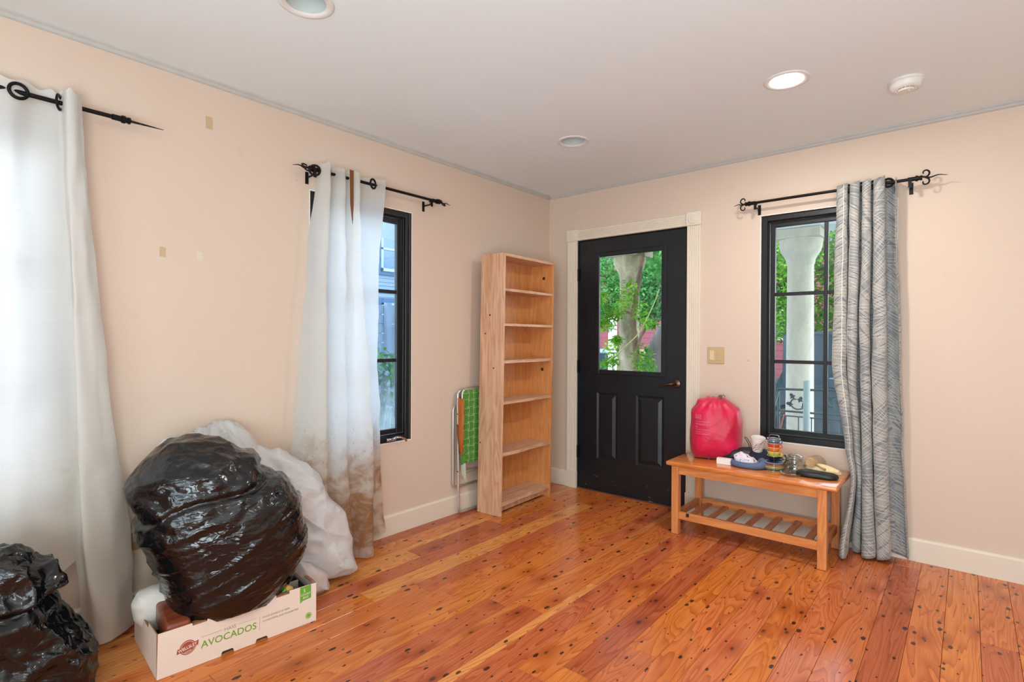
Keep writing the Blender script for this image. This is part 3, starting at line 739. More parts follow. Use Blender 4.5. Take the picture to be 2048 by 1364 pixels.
g_top = pleats(2.150, [(2.158, 2.208, -.125), (2.224, 2.268, -.125), (2.284, 2.322, -.13), (2.338, 2.386, -.13)], 2.440, -.03, -.11)
g_mid = pleats(2.138, [(2.146, 2.212, -.150), (2.218, 2.262, -.150), (2.280, 2.326, -.155), (2.340, 2.404, -.155)], 2.464, -.025, -.09)
g_low = pleats(2.244, [(2.248, 2.268, -.190), (2.270, 2.292, -.13), (2.300, 2.342, -.16), (2.354, 2.416, -.165)], 2.486, -.025, -.07)
g_bot = pleats(2.204, [(2.205, 2.235, -.280), (2.245, 2.285, -.12), (2.300, 2.362, -.19), (2.370, 2.430, -.18)], 2.504, -.025, -.06)
zt = lambda u: 2.135+.012*math.cos(u*2*PI*4.6)
zb = lambda u: .012+.012*(1+math.sin(u*31))
c3 = sheet('curtain', None, [(2.135, g_top), (1.1, g_mid), (.62, [((a_[0]+b_[0]*2)/3, (a_[1]+b_[1]*2)/3) for a_, b_ in zip(g_mid, g_low)]), (.42, g_low), (.05, g_bot)], 460, 110, zt, zb, M_grey, .005, 21, None, .0016)
tag(c3, 'silver grey curtain with cream feather pattern hanging right of the bench', 'curtain')
for xx, tl in ((2.206, 1.2), (2.278, 1.3), (2.336, 1.35), (2.402, 1.3)):
    b = B(); M = Matrix.Translation(Vector((xx, -.085, 2.105))) @ Matrix.Rotation(PI/2-tl, 4, 'Z'); 
    lathe(b, [(.017, -.004), (.021, -.006), (.028, -.003), (.028, .003), (.021, .006), (.017, .004), (.017, -.004)], (0, 0, 0), 24, M @ Matrix.Rotation(PI/2, 4, 'X')); obj('grommet', b, M_iron, c3, True)

# ------------------------------------------------------------ bookcase
pineS = wood('bookcase_side_pine', (226, 184, 150), (196, 142, 106), 2, .55, scale=.8)
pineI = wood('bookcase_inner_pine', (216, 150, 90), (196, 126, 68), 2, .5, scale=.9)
pineH = wood('bookcase_shelf_pine', (226, 186, 152), (196, 146, 112), 1, .55)
bc = thing('bookcase', 'tall narrow unpainted pine bookcase with six empty bays in the corner', 'bookcase', (.30, -.97, 0))
ang = math.atan2(.620, -.030)
BM = Matrix(((math.cos(ang), -math.sin(ang), 0, .305), (math.sin(ang), math.cos(ang), .020, -.974), (0, 0, 1, 0), (0, 0, 0, 1)))
Wb, Db, Hb = .632, .208, 1.82    # local: x along the front, y into the depth, z up
bxo('side_panel', (0, 0, 0), (.020, Db, Hb), pineS, bc, .002, BM); bxo('side_panel', (Wb-.020, 0, 0), (Wb, Db, Hb), pineI, bc, .002, BM)
bxo('top_panel', (.020, .001, Hb-.022), (Wb-.020, Db, Hb-.001), pineH, bc, .002, BM)
bxo('back_panel', (.020, Db-.008, .03), (Wb-.020, Db, Hb-.022), pineI, bc, 0, BM)
for k, (z, th) in enumerate(((1.558, .018), (1.314, .018), (1.056, .021), (.770, .020), (.413, .024), (.072, .026))):
    b = B(); N = 14; rr = random.Random(k)
    fr = [(.020+(Wb-.04)*i/N, .002+.005*math.sin(i*.7+k*2)+rr.uniform(-.001, .001)) for i in range(N+1)]
    prism(b, fr+[(Wb-.020, Db-.008), (.020, Db-.008)], z-th/2+.008, z+th/2+.008, 2, BM); obj('shelf', b, pineH, bc)
bxo('toe_rail', (.020, .05, .012), (Wb-.020, .065, .045), pineS, bc, .001, BM)
mk = mat('dark_knot', (46, 22, 14), .6)
for (yy, zz, r) in ((.085, 1.70, .013), (.085, .985, .013)):
    b = B(); lathe(b, [(0, .0012), (r*.8, .0012), (r, 0)], (0, 0, 0), 16, BM @ Matrix.Translation((Wb-.020, yy, zz)) @ Matrix.Rotation(-PI/2, 4, 'Y')); obj('plug_hole', b, mk, bc)
for (yy, zz, r) in ((.12, 1.39, .007), (.16, 1.26, .006), (.08, 1.02, .006), (.19, .49, .006)):
    b = B(); lathe(b, [(0, .0008), (r*.8, .0008), (r, 0)], (0, 0, 0), 12, BM @ Matrix.Translation((0, yy, zz)) @ Matrix.Rotation(-PI/2, 4, 'Y')); obj('plug_hole', b, mk, bc)

# ------------------------------------------------------------ folded lawn chair
lc = thing('lawn_chair', 'folded aluminium lawn chair with green woven webbing leaning behind the bookcase', 'chair', (.04, -1.0, 0))
M_alu = mat('dull_aluminium', (205, 203, 198), .35, .75, var=.08, nscale=30)
def rrect(x, y0, y1, z0, z1, r=.04, ln=0, n=6):
    out = []
    for (cy, cz, a0) in ((y1-r, z1-r, 0), (y0+r, z1-r, PI/2), (y0+r, z0+r, PI), (y1-r, z0+r, 1.5*PI)):
        for k in range(n+1):
            t = a0+PI/2*k/n; yy, zz = cy+r*math.cos(t), cz+r*math.sin(t); out.append(Vector((x+ln*(zz-z0), yy, zz)))
    return out
b = B(); tube(b, rrect(.047, -1.118, -.66, .011, .86, .03, -.012), .0095, 10, True); obj('leg_frame', b, M_alu, lc, True)
b = B(); tube(b, rrect(.014, -1.140, -.64, .185, .75, .03), .0085, 10, True); obj('leg_frame', b, M_alu, lc, True)
b = B(); tube(b, rrect(.059, -1.095, -.67, .38, .868, .03), .0085, 10, True); obj('back_frame', b, M_alu, lc, True)
b = B(); tube(b, rrect(.055, -1.088, -.68, .29, .80, .03), .008, 10, True); obj('seat_frame', b, M_alu, lc, True)
M_arm = wood('orange_arm_wood', (206, 122, 54), (170, 88, 36), 2, .4)
b = B(); prism(b, [(.052, .812), (.098, .805), (.096, .60), (.090, .44), (.080, .42), (.072, .50), (.056, .62)], -1.134, -1.118, 1); obj('armrest', b, M_arm, lc)
b = B(); tube(b, [(.055, -1.139, .63), (.060, -1.141, .56), (.072, -1.139, .48), (.074, -1.137, .43)], .0045, 8); obj('arm_strap', b, mat('brown_strap', (120, 66, 40), .6), lc, True)
M_web = mat('green_webbing', (76, 140, 48), .7, var=.18, nscale=40, bump=.3); M_wl = mat('pale_web_edge', (176, 204, 160), .7, var=.06)
wv = thing  # (strips below are parts of the chair)
for k in range(9):   # horizontal straps
    z = .395+k*.053; b = B(); vs = []
    N = 18; P0 = []; 
    for i in range(N+1):
        y = -1.103+(.440)*i/N; xo = .0695+.0022*math.sin(i/N*PI*9+PI*k)
        P0.append((xo, y))
    poly = P0+[(p[0]+.0012, p[1]) for p in P0[::-1]]
    prism(b, poly, z-.0235, z+.0235, 2); o = obj('web_strap', b, M_web, lc)
    b = B()
    for zz in (z-.0225, z+.0205): prism(b, [(p[0]+.0012, p[1]) for p in P0]+[(p[0]+.0020, p[1]) for p in P0[::-1]], zz, zz+.002, 2)
    obj('edge_stripe', b, M_wl, o)
for k in range(8):   # vertical straps
    y = -1.070+k*.052; b = B(); N = 18; P0 = [(.0695-.0022*math.sin(i/N*PI*9+PI*k), .36+.50*i/N) for i in range(N+1)]
    P0[0] = (.064, .35); P0[-1] = (.062, .874)
    prism(b, [(p[0], p[1]) for p in P0]+[(p[0]+.0012, p[1]) for p in P0[::-1]], y-.024, y+.024, 1); o = obj('web_strap', b, M_web, lc)
    b = B()
    for yy in (y-.023, y+.021): prism(b, [(p[0]+.0012, p[1]) for p in P0]+[(p[0]+.0020, p[1]) for p in P0[::-1]], yy, yy+.002, 1)
    obj('edge_stripe', b, M_wl, o)
b = B(); prism(b, [(.060, .42), (.088, .42), (.090, .36), (.062, .34)], -1.112, -1.090, 1); obj('web_end', b, M_web, lc)
b = B(); prism(b, [(.062, .37), (.076, .37), (.080, .27), (.070, .285)], -1.110, -1.092, 1); prism(b, [(.078, .37), (.092, .36), (.096, .25), (.084, .26)], -1.108, -1.094, 1); obj('web_end', b, mat('pale_web_end', (196, 198, 184), .7, var=.1), lc)
for z in (.30, .62, .70):
    b = B(); lathe(b, [(0, .003), (.004, .002), (.005, 0)], (.047, -1.1275, z), 10, Matrix.Rotation(PI/2, 4, 'X')); obj('rivet', b, M_iron, lc)

# ------------------------------------------------------------ bench
oakL = wood('bench_pine', (224, 152, 92), (198, 116, 64), 2, .32, knots=3.0, coat=.35)
oakX = wood('bench_pine_x', (224, 150, 88), (196, 112, 60), 0, .30, knots=3.0, coat=.4)
oakT = wood('bench_top_pine', (228, 148, 76), (202, 108, 50), 0, .20, knots=2.6, coat=.6)
oakY = wood('bench_pine_y', (206, 136, 84), (178, 102, 60), 1, .4, knots=3.0)
bn = thing('bench', 'orange varnished pine bench with slatted lower shelf under the right window', 'bench', (1.75, -.27, 0))
tx0, tx1, ty0, ty1, tz = 1.287, 2.232, -.500, -.045, .455
b = B(); box(b, (tx0, ty0, tz-.026), (tx1, ty1, tz), .008, None, 3); obj('top', b, oakT, bn, 40)
legs = [(1.322, -.490), (2.138, -.490), (1.322, -.105), (2.138, -.105)]; lw = .044
for (x0, y0) in legs: bxo('leg', (x0, y0, .002), (x0+lw, y0+lw, tz-.026), oakL, bn, .002)
for y0 in (-.482, -.095): bxo('apron', (1.366, y0, tz-.076), (2.138, y0+.020, tz-.026), oakX, bn, .001)
for x0 in (1.334, 2.150): bxo('apron', (x0, -.446, tz-.076), (x0+.020, -.105, tz-.026), oakY, bn, .001)
for y0 in (-.480, -.093): bxo('shelf_rail', (1.366, y0, .098), (2.138, y0+.022, .142), oakX, bn, .0015)
for x0 in (1.334, 2.150): bxo('shelf_rail', (x0, -.446, .098), (x0+.020, -.105, .142), oakY, bn, .0015)
for k in range(7):
    x0 = 1.400+k*.1095; bxo('slat', (x0, -.458, .108), (x0+.038, -.093, .120), oakY, bn, .0015)
b = B(); box(b, (1.415, -.484, .121), (1.432, -.480, .1425)); obj('chip', b, mk, bn)

# ------------------------------------------------------------ blobs: bags and soft things
def star(outline, c, n=360, smooth=3):
    R = []
    for k in range(n):
        t = 2*PI*k/n-PI; d = (math.cos(t), math.sin(t)); best = 0
        for i in range(len(outline)):
            x1, y1 = outline[i][0]-c[0], outline[i][1]-c[1]; x2, y2 = outline[(i+1) % len(outline)][0]-c[0], outline[(i+1) % len(outline)][1]-c[1]
            ex, ey = x2-x1, y2-y1; den = d[0]*ey-d[1]*ex
            if abs(den) < 1e-9: continue
            s = (x1*ey-y1*ex)/den; q_ = (x1*d[1]-y1*d[0])/den
            if s > 0 and -1e-6 <= q_ <= 1+1e-6: best = max(best, s)
        R.append(best)
    for _ in range(smooth): R = [(R[i-1]+2*R[i]+R[(i+1) % n])/4 for i in range(n)]
    def f(t):
        q_ = (t+PI)/(2*PI)*n; i = int(q_) % n; fr = q_-int(q_); return R[i]*(1-fr)+R[(i+1) % n]*fr
    return f
def blob(name, outline, c, origin, haxis, dfront, dback, disp, m, sub=6, parent=None, pw=.8, clamp=None, cut=None, dprof=None, smooth=3):
    """inflated body: outline in (h, z) about its vertical mid-plane, real depth in front and behind"""
    R = star(outline, c, smooth=smooth); h = Vector(haxis).normalized(); n = Vector((h.y, -h.x, 0))   # n points into the room
    b = B(); bmesh.ops.create_icosphere(b, subdivisions=sub, radius=1)
    for v in b.verts:
        d, p, q_ = v.co.x, v.co.y, v.co.z; s = math.hypot(p, q_); th = math.atan2(q_, p)
        rr = R(th)*(s**pw); hh = c[0]+rr*math.cos(th); zz = c[1]+rr*math.sin(th)
        D = dfront if d > 0 else dback
        if dprof: D *= dprof(zz)
        v.co = Vector(origin)+h*hh+n*(math.copysign(abs(d)**.85, d)*D)+Vector((0, 0, zz))
    b.normal_update(); nor = [v.normal.copy() for v in b.verts]
    for v, nn in zip(list(b.verts), nor):
        v.co += nn*disp(v.co, (v.co-Vector(origin)).dot(h), v.co.z, (v.co-Vector(origin)).dot(n))
    if clamp:
        for v in b.verts: clamp(v)
    return obj(name, b, m, parent, True)
def rid(x, y, z): return 1-abs(noise.noise(Vector((x, y, z))))*2
def plastic(name, rgb, rough, trans=0., bs=.5, sc=38, spec=.5, streak=0.):
    n = NT(name); v = n.coords()
    nd = n.n('ShaderNodeTexNoise'); nd.inputs['Scale'].default_value = 9; nd.inputs['Detail'].default_value = 3; n.l(v, nd.inputs['Vector'])
    w1_ = n.n('ShaderNodeVectorMath', operation='SCALE'); n.l(nd.outputs['Color'], w1_.inputs[0]); w1_.inputs['Scale'].default_value = .10
    w2_ = n.n('ShaderNodeVectorMath', operation='ADD'); n.l(v, w2_.inputs[0]); n.l(w1_.outputs[0], w2_.inputs[1])
    m_ = n.n('ShaderNodeMapping'); m_.inputs['Scale'].default_value = (.7, .55, 1.25); m_.inputs['Rotation'].default_value = (-.44, 0, 0); n.l(w2_.outputs[0], m_.inputs[0]); V = m_.outputs[0]
    e1 = n.math('MINIMUM', n.voro(V, sc*.55, 'DISTANCE_TO_EDGE'), .16); e2 = n.math('MINIMUM', n.voro(V, sc*1.5, 'DISTANCE_TO_EDGE'), .12); t1 = n.voro(V, sc*.8); n1 = n.noise(V, sc*.22, 2, .5, .4)
    hgt = n.math('ADD', n.math('MULTIPLY', e1, 1.3), n.math('ADD', n.math('MULTIPLY', e2, .5), n.math('ADD', n.math('MULTIPLY', t1, .5), n.math('MULTIPLY', n1, 1.2))))
    if streak:
        s1 = n.noise(n.coords((10, 2.2, 30), rot=(-.44, 0, 0)), 1., 2, .5, .3); hgt = n.math('ADD', hgt, n.math('MULTIPLY', s1, streak))
    nm = n.bump(hgt, bs, .014); p = n.princ(lin(rgb), rough, 0, nm, spec)
    if trans:
        t = n.n('ShaderNodeBsdfTranslucent'); t.inputs[0].default_value = (*lin(rgb), 1); mx = n.n('ShaderNodeMixShader'); mx.inputs[0].default_value = trans
        n.l(p.outputs[0], mx.inputs[1]); n.l(t.outputs[0], mx.inputs[2]); n.l(mx.outputs[0], n.out.inputs[0])
    return n.m
M_bag = plastic('black_bin_liner', (12, 12, 14), .16, 0, .42, 24, .6, .5)
M_wbag = plastic('white_thin_liner', (236, 234, 233), .33, .35, .5, 16, .5)
out_b = [(-0.333, 0.649), (-0.314, 0.686), (-0.268, 0.75), (-0.202, 0.803), (-0.124, 0.827), (-0.026, 0.814), (0.068, 0.768), (0.129, 0.748), (0.141, 0.675), (0.225, 0.639), (0.256, 0.596), (0.287, 0.536), (0.308, 0.433), (0.321, 0.352), (0.308, 0.276), (0.267, 0.206), (0.216, 0.139), (0.146, 0.060), (0.069, 0.030), (-0.006, 0.026), (-0.079, 0.045), (-0.142, 0.100), (-0.175, 0.173), (-0.21, 0.272), (-0.251, 0.38), (-0.293, 0.466), (-0.304, 0.517), (-0.297, 0.566), (-0.32, 0.618)]
def bil(x, y, z): return abs(noise.noise(Vector((x, y, z))))
def line(x, y, z, p=6): return max(0, 1-2.4*abs(noise.noise(Vector((x, y, z)))))**p
def dblack(P, h, z, d):
    wx = .08*noise.noise(Vector((h*2.5, z*2.5, d*2.5+3)))
    al = h*.90+z*.43+wx; ac = -h*.43+z*.90+wx*.4
    low = max(0, min(1, (.62-z)/.16)); top = 1-low
    st = line(al*1.5, ac*10, d*2.0, 5)*.0075+line(al*2.0+4, ac*21, d*2.6, 4)*.0048+line(al*3+9, ac*40, d*4, 3)*.0020
    cr = -bil(h*4.5+wx*9, z*8.5, d*5)*.030-bil(h*10+wx*14, z*15, d*10)*.013-bil(h*22, z*26+wx*18, d*22)*.005
    cl = -bil(h*3.2, z*3.2, d*3.2)*.012-bil(h*15+wx*12, z*15, d*15)*.0030
    zz = z-.60-.20*h+.06*noise.noise(Vector((h*5, 2, d*5)))
    fold = -.014*math.exp(-(zz/.012)**2)
    return st*(.25+.75*low)+cr*top+cl*low+fold+.012
def cl_black(v):
    if v.co.x < .02: v.co.x = .02+(v.co.x-.02)*.05
    if v.co.z < .012: v.co.z = .012
    # inside the carton the bag stays behind its front board
    lim = .535+max(0, v.co.z-.128)*3.2
    if v.co.z < .165 and v.co.x > lim: v.co.x = lim+(v.co.x-lim)*.05
    if v.co.z < .10:
        v.co.x = max(.21, min(.53, v.co.x)); v.co.y = max(-2.98, min(-2.72, v.co.y))
bb1 = blob('trash_bag', out_b, (-.005, .43), (.36, -2.80, 0), (.357, .934, 0), .265, .17, dblack, M_bag, 7, None, .72, cl_black)
tag(bb1, 'large stuffed black plastic bag sitting in the avocado carton', 'bag')
b = B(); random.seed(3); b2 = []
out_w = [(-0.55, 0.723), (-0.493, 0.764), (-0.377, 0.778), (-0.316, 0.808), (-0.255, 0.832), (-0.192, 0.8), (-0.139, 0.749), (-0.124, 0.699), (-0.018, 0.679), (0.073, 0.622), (0.179, 0.511), (0.263, 0.375), (0.313, 0.266), (0.351, 0.144), (0.392, 0.03), (0.330, 0.012), (0.168, 0.012), (0.074, 0.012), (-0.017, 0.01), (-0.356, 0.01), (-0.50, 0.2), (-.55, .5)]
def dwhite(P, h, z, d):
    an = math.atan2(z-.90, h+.30); r = math.hypot(z-.90, h+.30); wx = .25*noise.noise(Vector((h*4, z*4, d*4)))
    return -bil(an*3.6+wx*2, r*2.4, d*4)*.055-bil(an*8+wx*3, r*5, d*8)*.026-bil(h*12+wx*5, z*12, d*12)*.014-bil(h*25, z*25+wx*8, d*25)*.005+line(an*6, r*2, d*3, 5)*.010+.022
def cl_white(v):
    if v.co.x < .02: v.co.x = .02+(v.co.x-.02)*.05
    v.co.z = max(v.co.z, .004)
    if v.co.y < -2.44 and v.co.z < .5: v.co.x = min(v.co.x, .165+.02*max(0, v.co.z-.17)*10)
ww = blob('trash_bag', out_w, (-.06, .36), (.175, -2.45, 0), (.418, .908, 0), .15, .15, dwhite, M_wbag, 7, None, .75, cl_white)
tag(ww, 'big crinkled white plastic bag behind the black bag against the left wall', 'bag')
out_l = [(-0.50, .50), (-0.30, 0.56), (-0.122, 0.548), (-0.05, 0.555), (-0.007, 0.548), (0.05, 0.522), (0.075, 0.49), (0.104, 0.47), (0.131, 0.427), (0.124, 0.375), (0.108, 0.325), (0.145, 0.279), (0.202, 0.187), (0.214, 0.128), (0.205, 0.004), (0.145, .003), (0.024, .003), (-0.5, 0.003)]
def dleft(P, h, z, d):
    al = h*.8-z*.6; ac = h*.6+z*.8
    return -bil(h*7+9, z*8, d*7)*.050*(1.2 if z > .36 else .6)-bil(h*14, z*15, d*14)*.020-bil(h*30, z*30, d*30)*.006+line(al*3, ac*12+2, d*4, 4)*.008+.015-.030*math.exp(-((z-.36)/.018)**2)-.02
def cl_floor(v):
    v.co.z = max(v.co.z, .003)
    if v.co.x < .20: v.co.x = .20+(v.co.x-.20)*.03
lb_ = blob('trash_bag', out_l, (-.13, .27), (.36, -3.43, 0), (.139, .99, 0), .20, .17, dleft, plastic('black_bin_liner_bluish', (12, 13, 16), .17, 0, .42, 24, .6, .3), 7, None, .72, cl_floor)
tag(lb_, 'black plastic bag with gathered neck at the bottom left corner of the photo', 'bag')

# ------------------------------------------------------------ avocado carton
ca = math.atan2(.996, .084)
XB = Matrix.Translation((.546, -3.093, .001)) @ Matrix.Rotation(ca, 4, 'Z')
bx = thing('carton', 'white cardboard avocado carton with green lettering in front of the bags', 'box', (.546, -3.093, 0))
M_card = mat('white_printed_board', (232, 214, 200), .6, var=.025, nscale=30); M_brown = mat('brown_board', (150, 104, 72), .8, var=.1, nscale=30, bump=.1)
Lc, Dc, Hc = .590, .375, .164
def board(name, outl, y0, y1, notch=False):
    b = B(); fs = prism(b, outl, y0, y1, 1, XB); me = bpy.data.meshes.new(name)
    o = obj(name, b, M_card, bx); o.data.materials.append(M_brown); N = (XB.to_3x3() @ Vector((0, -1, 0)))
    for p in o.data.polygons:
        if abs(p.normal.dot(N)) < .9: p.material_index = 1
        elif (p.normal.dot(N) < 0) == (y0 < .1): p.material_index = 1
    return o
def nt_(u0, u1, z, d, r=.006, up=False):
    return [(u0, z), (u0+.002, z+d-r if d > 0 else z+d+r), (u0+r, z+d), (u1-r, z+d), (u1-.002, z+d-r if d > 0 else z+d+r), (u1, z)]
outl = [(0, 0)]+nt_(.211, .258, 0, .016)+nt_(.338, .387, 0, .014)+[(Lc, 0), (Lc, Hc)]
outl += [(.474, Hc+.002), (.474, Hc-.010), (.420, Hc-.010), (.420, Hc)]+[(.386, Hc), (.384, Hc-.024), (.378, Hc-.028), (.344, Hc-.028), (.338, Hc-.022), (.336, Hc)]
outl += [(.262, Hc), (.258, Hc-.024), (.252, Hc-.028), (.216, Hc-.028), (.210, Hc-.022), (.207, Hc)]+[(.166, Hc), (.162, Hc-.010), (.115, Hc-.010), (.113, Hc), (.004, Hc)]
board('front_board', outl, 0, .004)
board('back_board', [(0, 0), (Lc, 0), (Lc, Hc), (.4, Hc), (.39, Hc-.03), (.2, Hc-.03), (.19, Hc), (0, Hc)], Dc-.004, Dc)
M_end = []
for x0, nm in ((0, 'end_board'), (Lc-.004, 'end_board')):
    b = B(); prism(b, [(.004, 0), (Dc-.004, 0), (Dc-.004, Hc), (.27, Hc), (.26, Hc-.02), (.13, Hc-.025), (.12, Hc-.002), (.004, Hc)], x0, x0+.004, 0, XB)
    o = obj(nm, b, M_card, bx); o.data.materials.append(M_brown)
    for p in o.data.polygons:
        if abs(p.normal.dot(XB.to_3x3() @ Vector((1, 0, 0)))) < .9: p.material_index = 1
bxo('bottom_board', (.004, .004, 0), (Lc-.004, Dc-.004, .004), M_brown, bx, 0, XB)
for u0, u1 in ((.117, .161), (.422, .472)): bxo('flap', (u0, .004, Hc-.012), (u1, .03, Hc-.006), M_brown, bx, .001, XB)
bxo('flap', (Lc-.012, .02, Hc-.004), (Lc+.001, .09, Hc+.004), M_brown, bx, .001, XB)
M_gr = mat('print_green', (116, 164, 44), .6, var=.1); M_ol = mat('print_olive', (160, 158, 108), .6, var=.02); M_rd = mat('print_red', (168, 76, 66), .6, var=.06); M_ban = mat('print_banner_green', (106, 168, 58), .6, var=.08); M_ply = mat('print_pale', (236, 232, 206), .6, var=.01)
TX = XB @ Matrix(((1, 0, 0, 0), (0, 0, 1, -.0004), (0, 1, 0, 0), (0, 0, 0, 1)))
TX = XB @ Matrix.Translation((0, -.0004, 0)) @ Matrix.Rotation(PI/2, 4, 'X')
def tx(s, u, z, size, m, sx=1., align='LEFT', dz=0, shear=0, off=0): return text(s, size, m, TX @ Matrix.Translation((u, z, dz)), bx, 'lettering', align, sx, shear, off)
tx('AVOCADOS', .142, .058, .037, M_gr, .985, off=.0003)
tx('HASS', .222, .092, .019, M_ol, 1.0)
for u0, u1, z in ((.142, .216, .0995), (.276, .345, .0995)): bxo('printed_rule', (u0, -.0007, z), (u1, 0, z+.0010), M_ol, bx, 0, XB)
bxo('printed_rule', (.3535, -.0007, .045), (.3545, 0, .102), M_ol, bx, 0, XB)
tx('GOOD SOURCE OF FIBER', .364, .090, .0100, M_ol, .98, off=.0001); tx('CHOLESTEROL AND SODIUM FREE', .364, .074, .0100, M_ol, .95, off=.0001)
b = B(); prism(b, [(.519, .096), (.531, .104), (.567, .107), (.567, Hc-.0005), (.519, Hc-.0005)], -.0007, 0, 1, XB); obj('printed_banner', b, M_ban, bx)
tx('5', .538, .139, .020, M_ply, 1, 'CENTER', .0005); tx('COUNT', .543, .125, .0125, M_ply, .95, 'CENTER', .0005); tx('BAG', .543, .112, .0125, M_ply, 1., 'CENTER', .0005)
b = B(); lathe(b, [(0, .0005), (.0125, .0005), (.0130, 0)], (0, 0, 0), 28, TX @ Matrix.Translation((.556, .033, 0))); obj('printed_seal', b, M_gr, bx)
b = B(); lathe(b, [(0.0085, .0009), (.0098, .0009)], (0, 0, 0), 28, TX @ Matrix.Translation((.556, .033, 0))); obj('printed_seal', b, M_ply, bx)
# round emblem with lettered band
b = B(); lathe(b, [(0, .0005), (.026, .0005), (.0265, 0)], (0, 0, 0), 36, TX @ Matrix.Translation((.098, .080, 0))); obj('printed_seal', b, M_rd, bx)
b = B(); lathe(b, [(.0215, .0008), (.0228, .0008)], (0, 0, 0), 36, TX @ Matrix.Translation((.098, .080, 0))); obj('printed_seal', b, M_ply, bx)
b = B(); prism(b, [(.062, .066), (.132, .078), (.134, .095), (.064, .083)], -.0014, 0, 1, XB); obj('printed_band', b, M_rd, bx)
text('WELLSLEY', .0155, M_ply, TX @ Matrix.Translation((.098, .0755, .0016)) @ Matrix.Rotation(.165, 4, 'Z'), bx, 'lettering', 'CENTER', .88, 0, .0002)
text('FARMS', .008, M_ply, TX @ Matrix.Translation((.099, .0625, .0010)) @ Matrix.Rotation(.165, 4, 'Z'), bx, 'lettering', 'CENTER', .95)
# things inside the carton
b = B(); WM = XB @ Matrix.Translation((.028, .012, .095)) @ Matrix.Rotation(-.05, 4, 'Z') @ Matrix.Rotation(.10, 4, 'X')
box(b, (0, 0, 0), (.085, .25, .085), .016, WM, 4); o = obj('wooden_case', b, wood('dark_red_wood', (140, 66, 34), (104, 44, 24), 1, .35, coat=.2), None, 40)
tag(o, 'dark reddish brown wooden case lying in the left end of the avocado carton', 'wooden case')
ol = [(-.060, .13), (-.070, .19), (-.05, .222), (.0, .236), (.08, .236), (.13, .20), (.12, .12), (.03, .07), (-.03, .08)]
pl = blob('folded_towel', ol, (0, .19), (.30, -3.030, 0), (.2, .98, 0), .055, .07, lambda P, h, z, d: rid(h*12, z*12, d*12)*.006, mat('white_terry', (226, 222, 212), .9, var=.06, nscale=60, bump=.5), 5)
tag(pl, 'white folded towel poking out behind the wooden case in the carton', 'towel')
M_drk = mat('black_tray', (20, 16, 16), .5); M_pk = mat('pinkish_rim', (186, 150, 140), .6)
tr = thing('divided_tray', 'dark divided tray with pale cross rims at the right end of the carton', 'tray', tuple(XB @ Vector((.45, .1, .0))))
for (u0, u1, v0, v1) in ((.40, .58, .008, .012), (.40, .58, .30, .304), (.396, .40, .008, .304), (.576, .58, .008, .304)): bxo('tray_wall', (u0, v0, .01), (u1, v1, .125), M_drk, tr, 0, XB)
bxo('tray_base', (.40, .01, .006), (.58, .30, .012), M_drk, tr, 0, XB)
bxo('divider', (.496, .012, .012), (.504, .30, .135), M_pk, tr, .002, XB); bxo('divider', (.40, .150, .012), (.576, .154, .132), mat('pale_rim', (190, 180, 165), .6), tr, 0, XB)
og = [(-.06, .10), (-.05, .14), (0, .155), (.05, .15), (.065, .12), (.04, .095)]
o = blob('green_cloth', og, (0, .125), tuple(XB @ Vector((.425, .055, .012))), (.084, .996, 0), .035, .03, lambda P, h, z, d: rid(h*25, z*25, d*25)*.008, mat('green_fabric', (104, 178, 84), .8, var=.15, nscale=50), 4)
tag(o, 'scrap of bright green cloth lying in the avocado carton', 'cloth')
og = [(-.028, .11), (-.02, .145), (.01, .152), (.032, .135), (.03, .11), (0, .10)]
o = blob('orange_cloth', og, (0, .125), tuple(XB @ Vector((.475, .060, .016))), (.084, .996, 0), .025, .025, lambda P, h, z, d: rid(h*30, z*30, d*30)*.006, mat('orange_fabric', (236, 178, 92), .8, var=.1, nscale=50), 4)
tag(o, 'pale orange crumpled cloth beside the green cloth in the carton', 'cloth')
ow = [(-.09, .004), (-.09, .10), (-.05, .17), (.01, .155), (.06, .11), (.09, .05), (.10, .004)]
o = blob('white_sack', ow, (0, .07), (.34, -2.395, 0), (.25, .968, 0), .09, .10, lambda P, h, z, d: rid(h*12, z*10, d*12)*.016-.008, plastic('white_liner_small', (224, 214, 208), .45, .2, .3, 30), 6, None, .75, lambda v: setattr(v.co, 'z', max(v.co.z, .003)))
tag(o, 'small white crumpled plastic sack on the floor just past the carton end', 'bag')

# ------------------------------------------------------------ things on the bench
TZ = .4555
M_pink = None
def pink_mat():
    n = NT('pink_ripstop'); v = n.coords(); z = n.n('ShaderNodeSeparateXYZ'); n.l(v, z.inputs[0])
    f = n.ramp(n.noise(v, 6, 3, .5, .6), (.35, 0.), (.7, 1.)); c = n.mix(f, lin((190, 0, 50)), lin((220, 6, 74)))
    edge = n.ramp(z.outputs[0], (.0, 0.), (1., 0.))
    n.princ(c, .42, 0, n.bump(n.noise(v, 16, 5, .6, .8), .35, .012), .5, Sheen_Weight=.15); return n.m
out_p = [(-0.135, 0.456), (-0.158, 0.50), (-0.166, 0.632), (-0.152, 0.764), (-0.112, 0.830), (-0.055, 0.850), (-0.0, 0.854), (0.060, 0.842), (0.138, 0.780), (0.157, 0.694), (0.150, 0.509), (0.125, 0.456), (0.009, 0.456)]
def dpink(P, h, z, d):
    top = max(0, min(1, (z-.70)/.10)); an = math.atan2(d, h+.0)
    g_ = math.sin((h*2.2/(max(.03, .90-z)))*5+1.5*noise.noise(Vector((h*5, z*5, d*5))))
    return top*.0035*g_+rid(h*7, z*5, d*7)*.007-.004
def cl_p(v):
    v.co.z = max(v.co.z, TZ+.001); v.co.y = min(v.co.y, -.022)
pb = blob('stuff_sack', out_p, (-.005, .62), (1.50, -.20, 0), (.941, .339, 0), .125, .12, dpink, pink_mat(), 6, None, .62, cl_p)
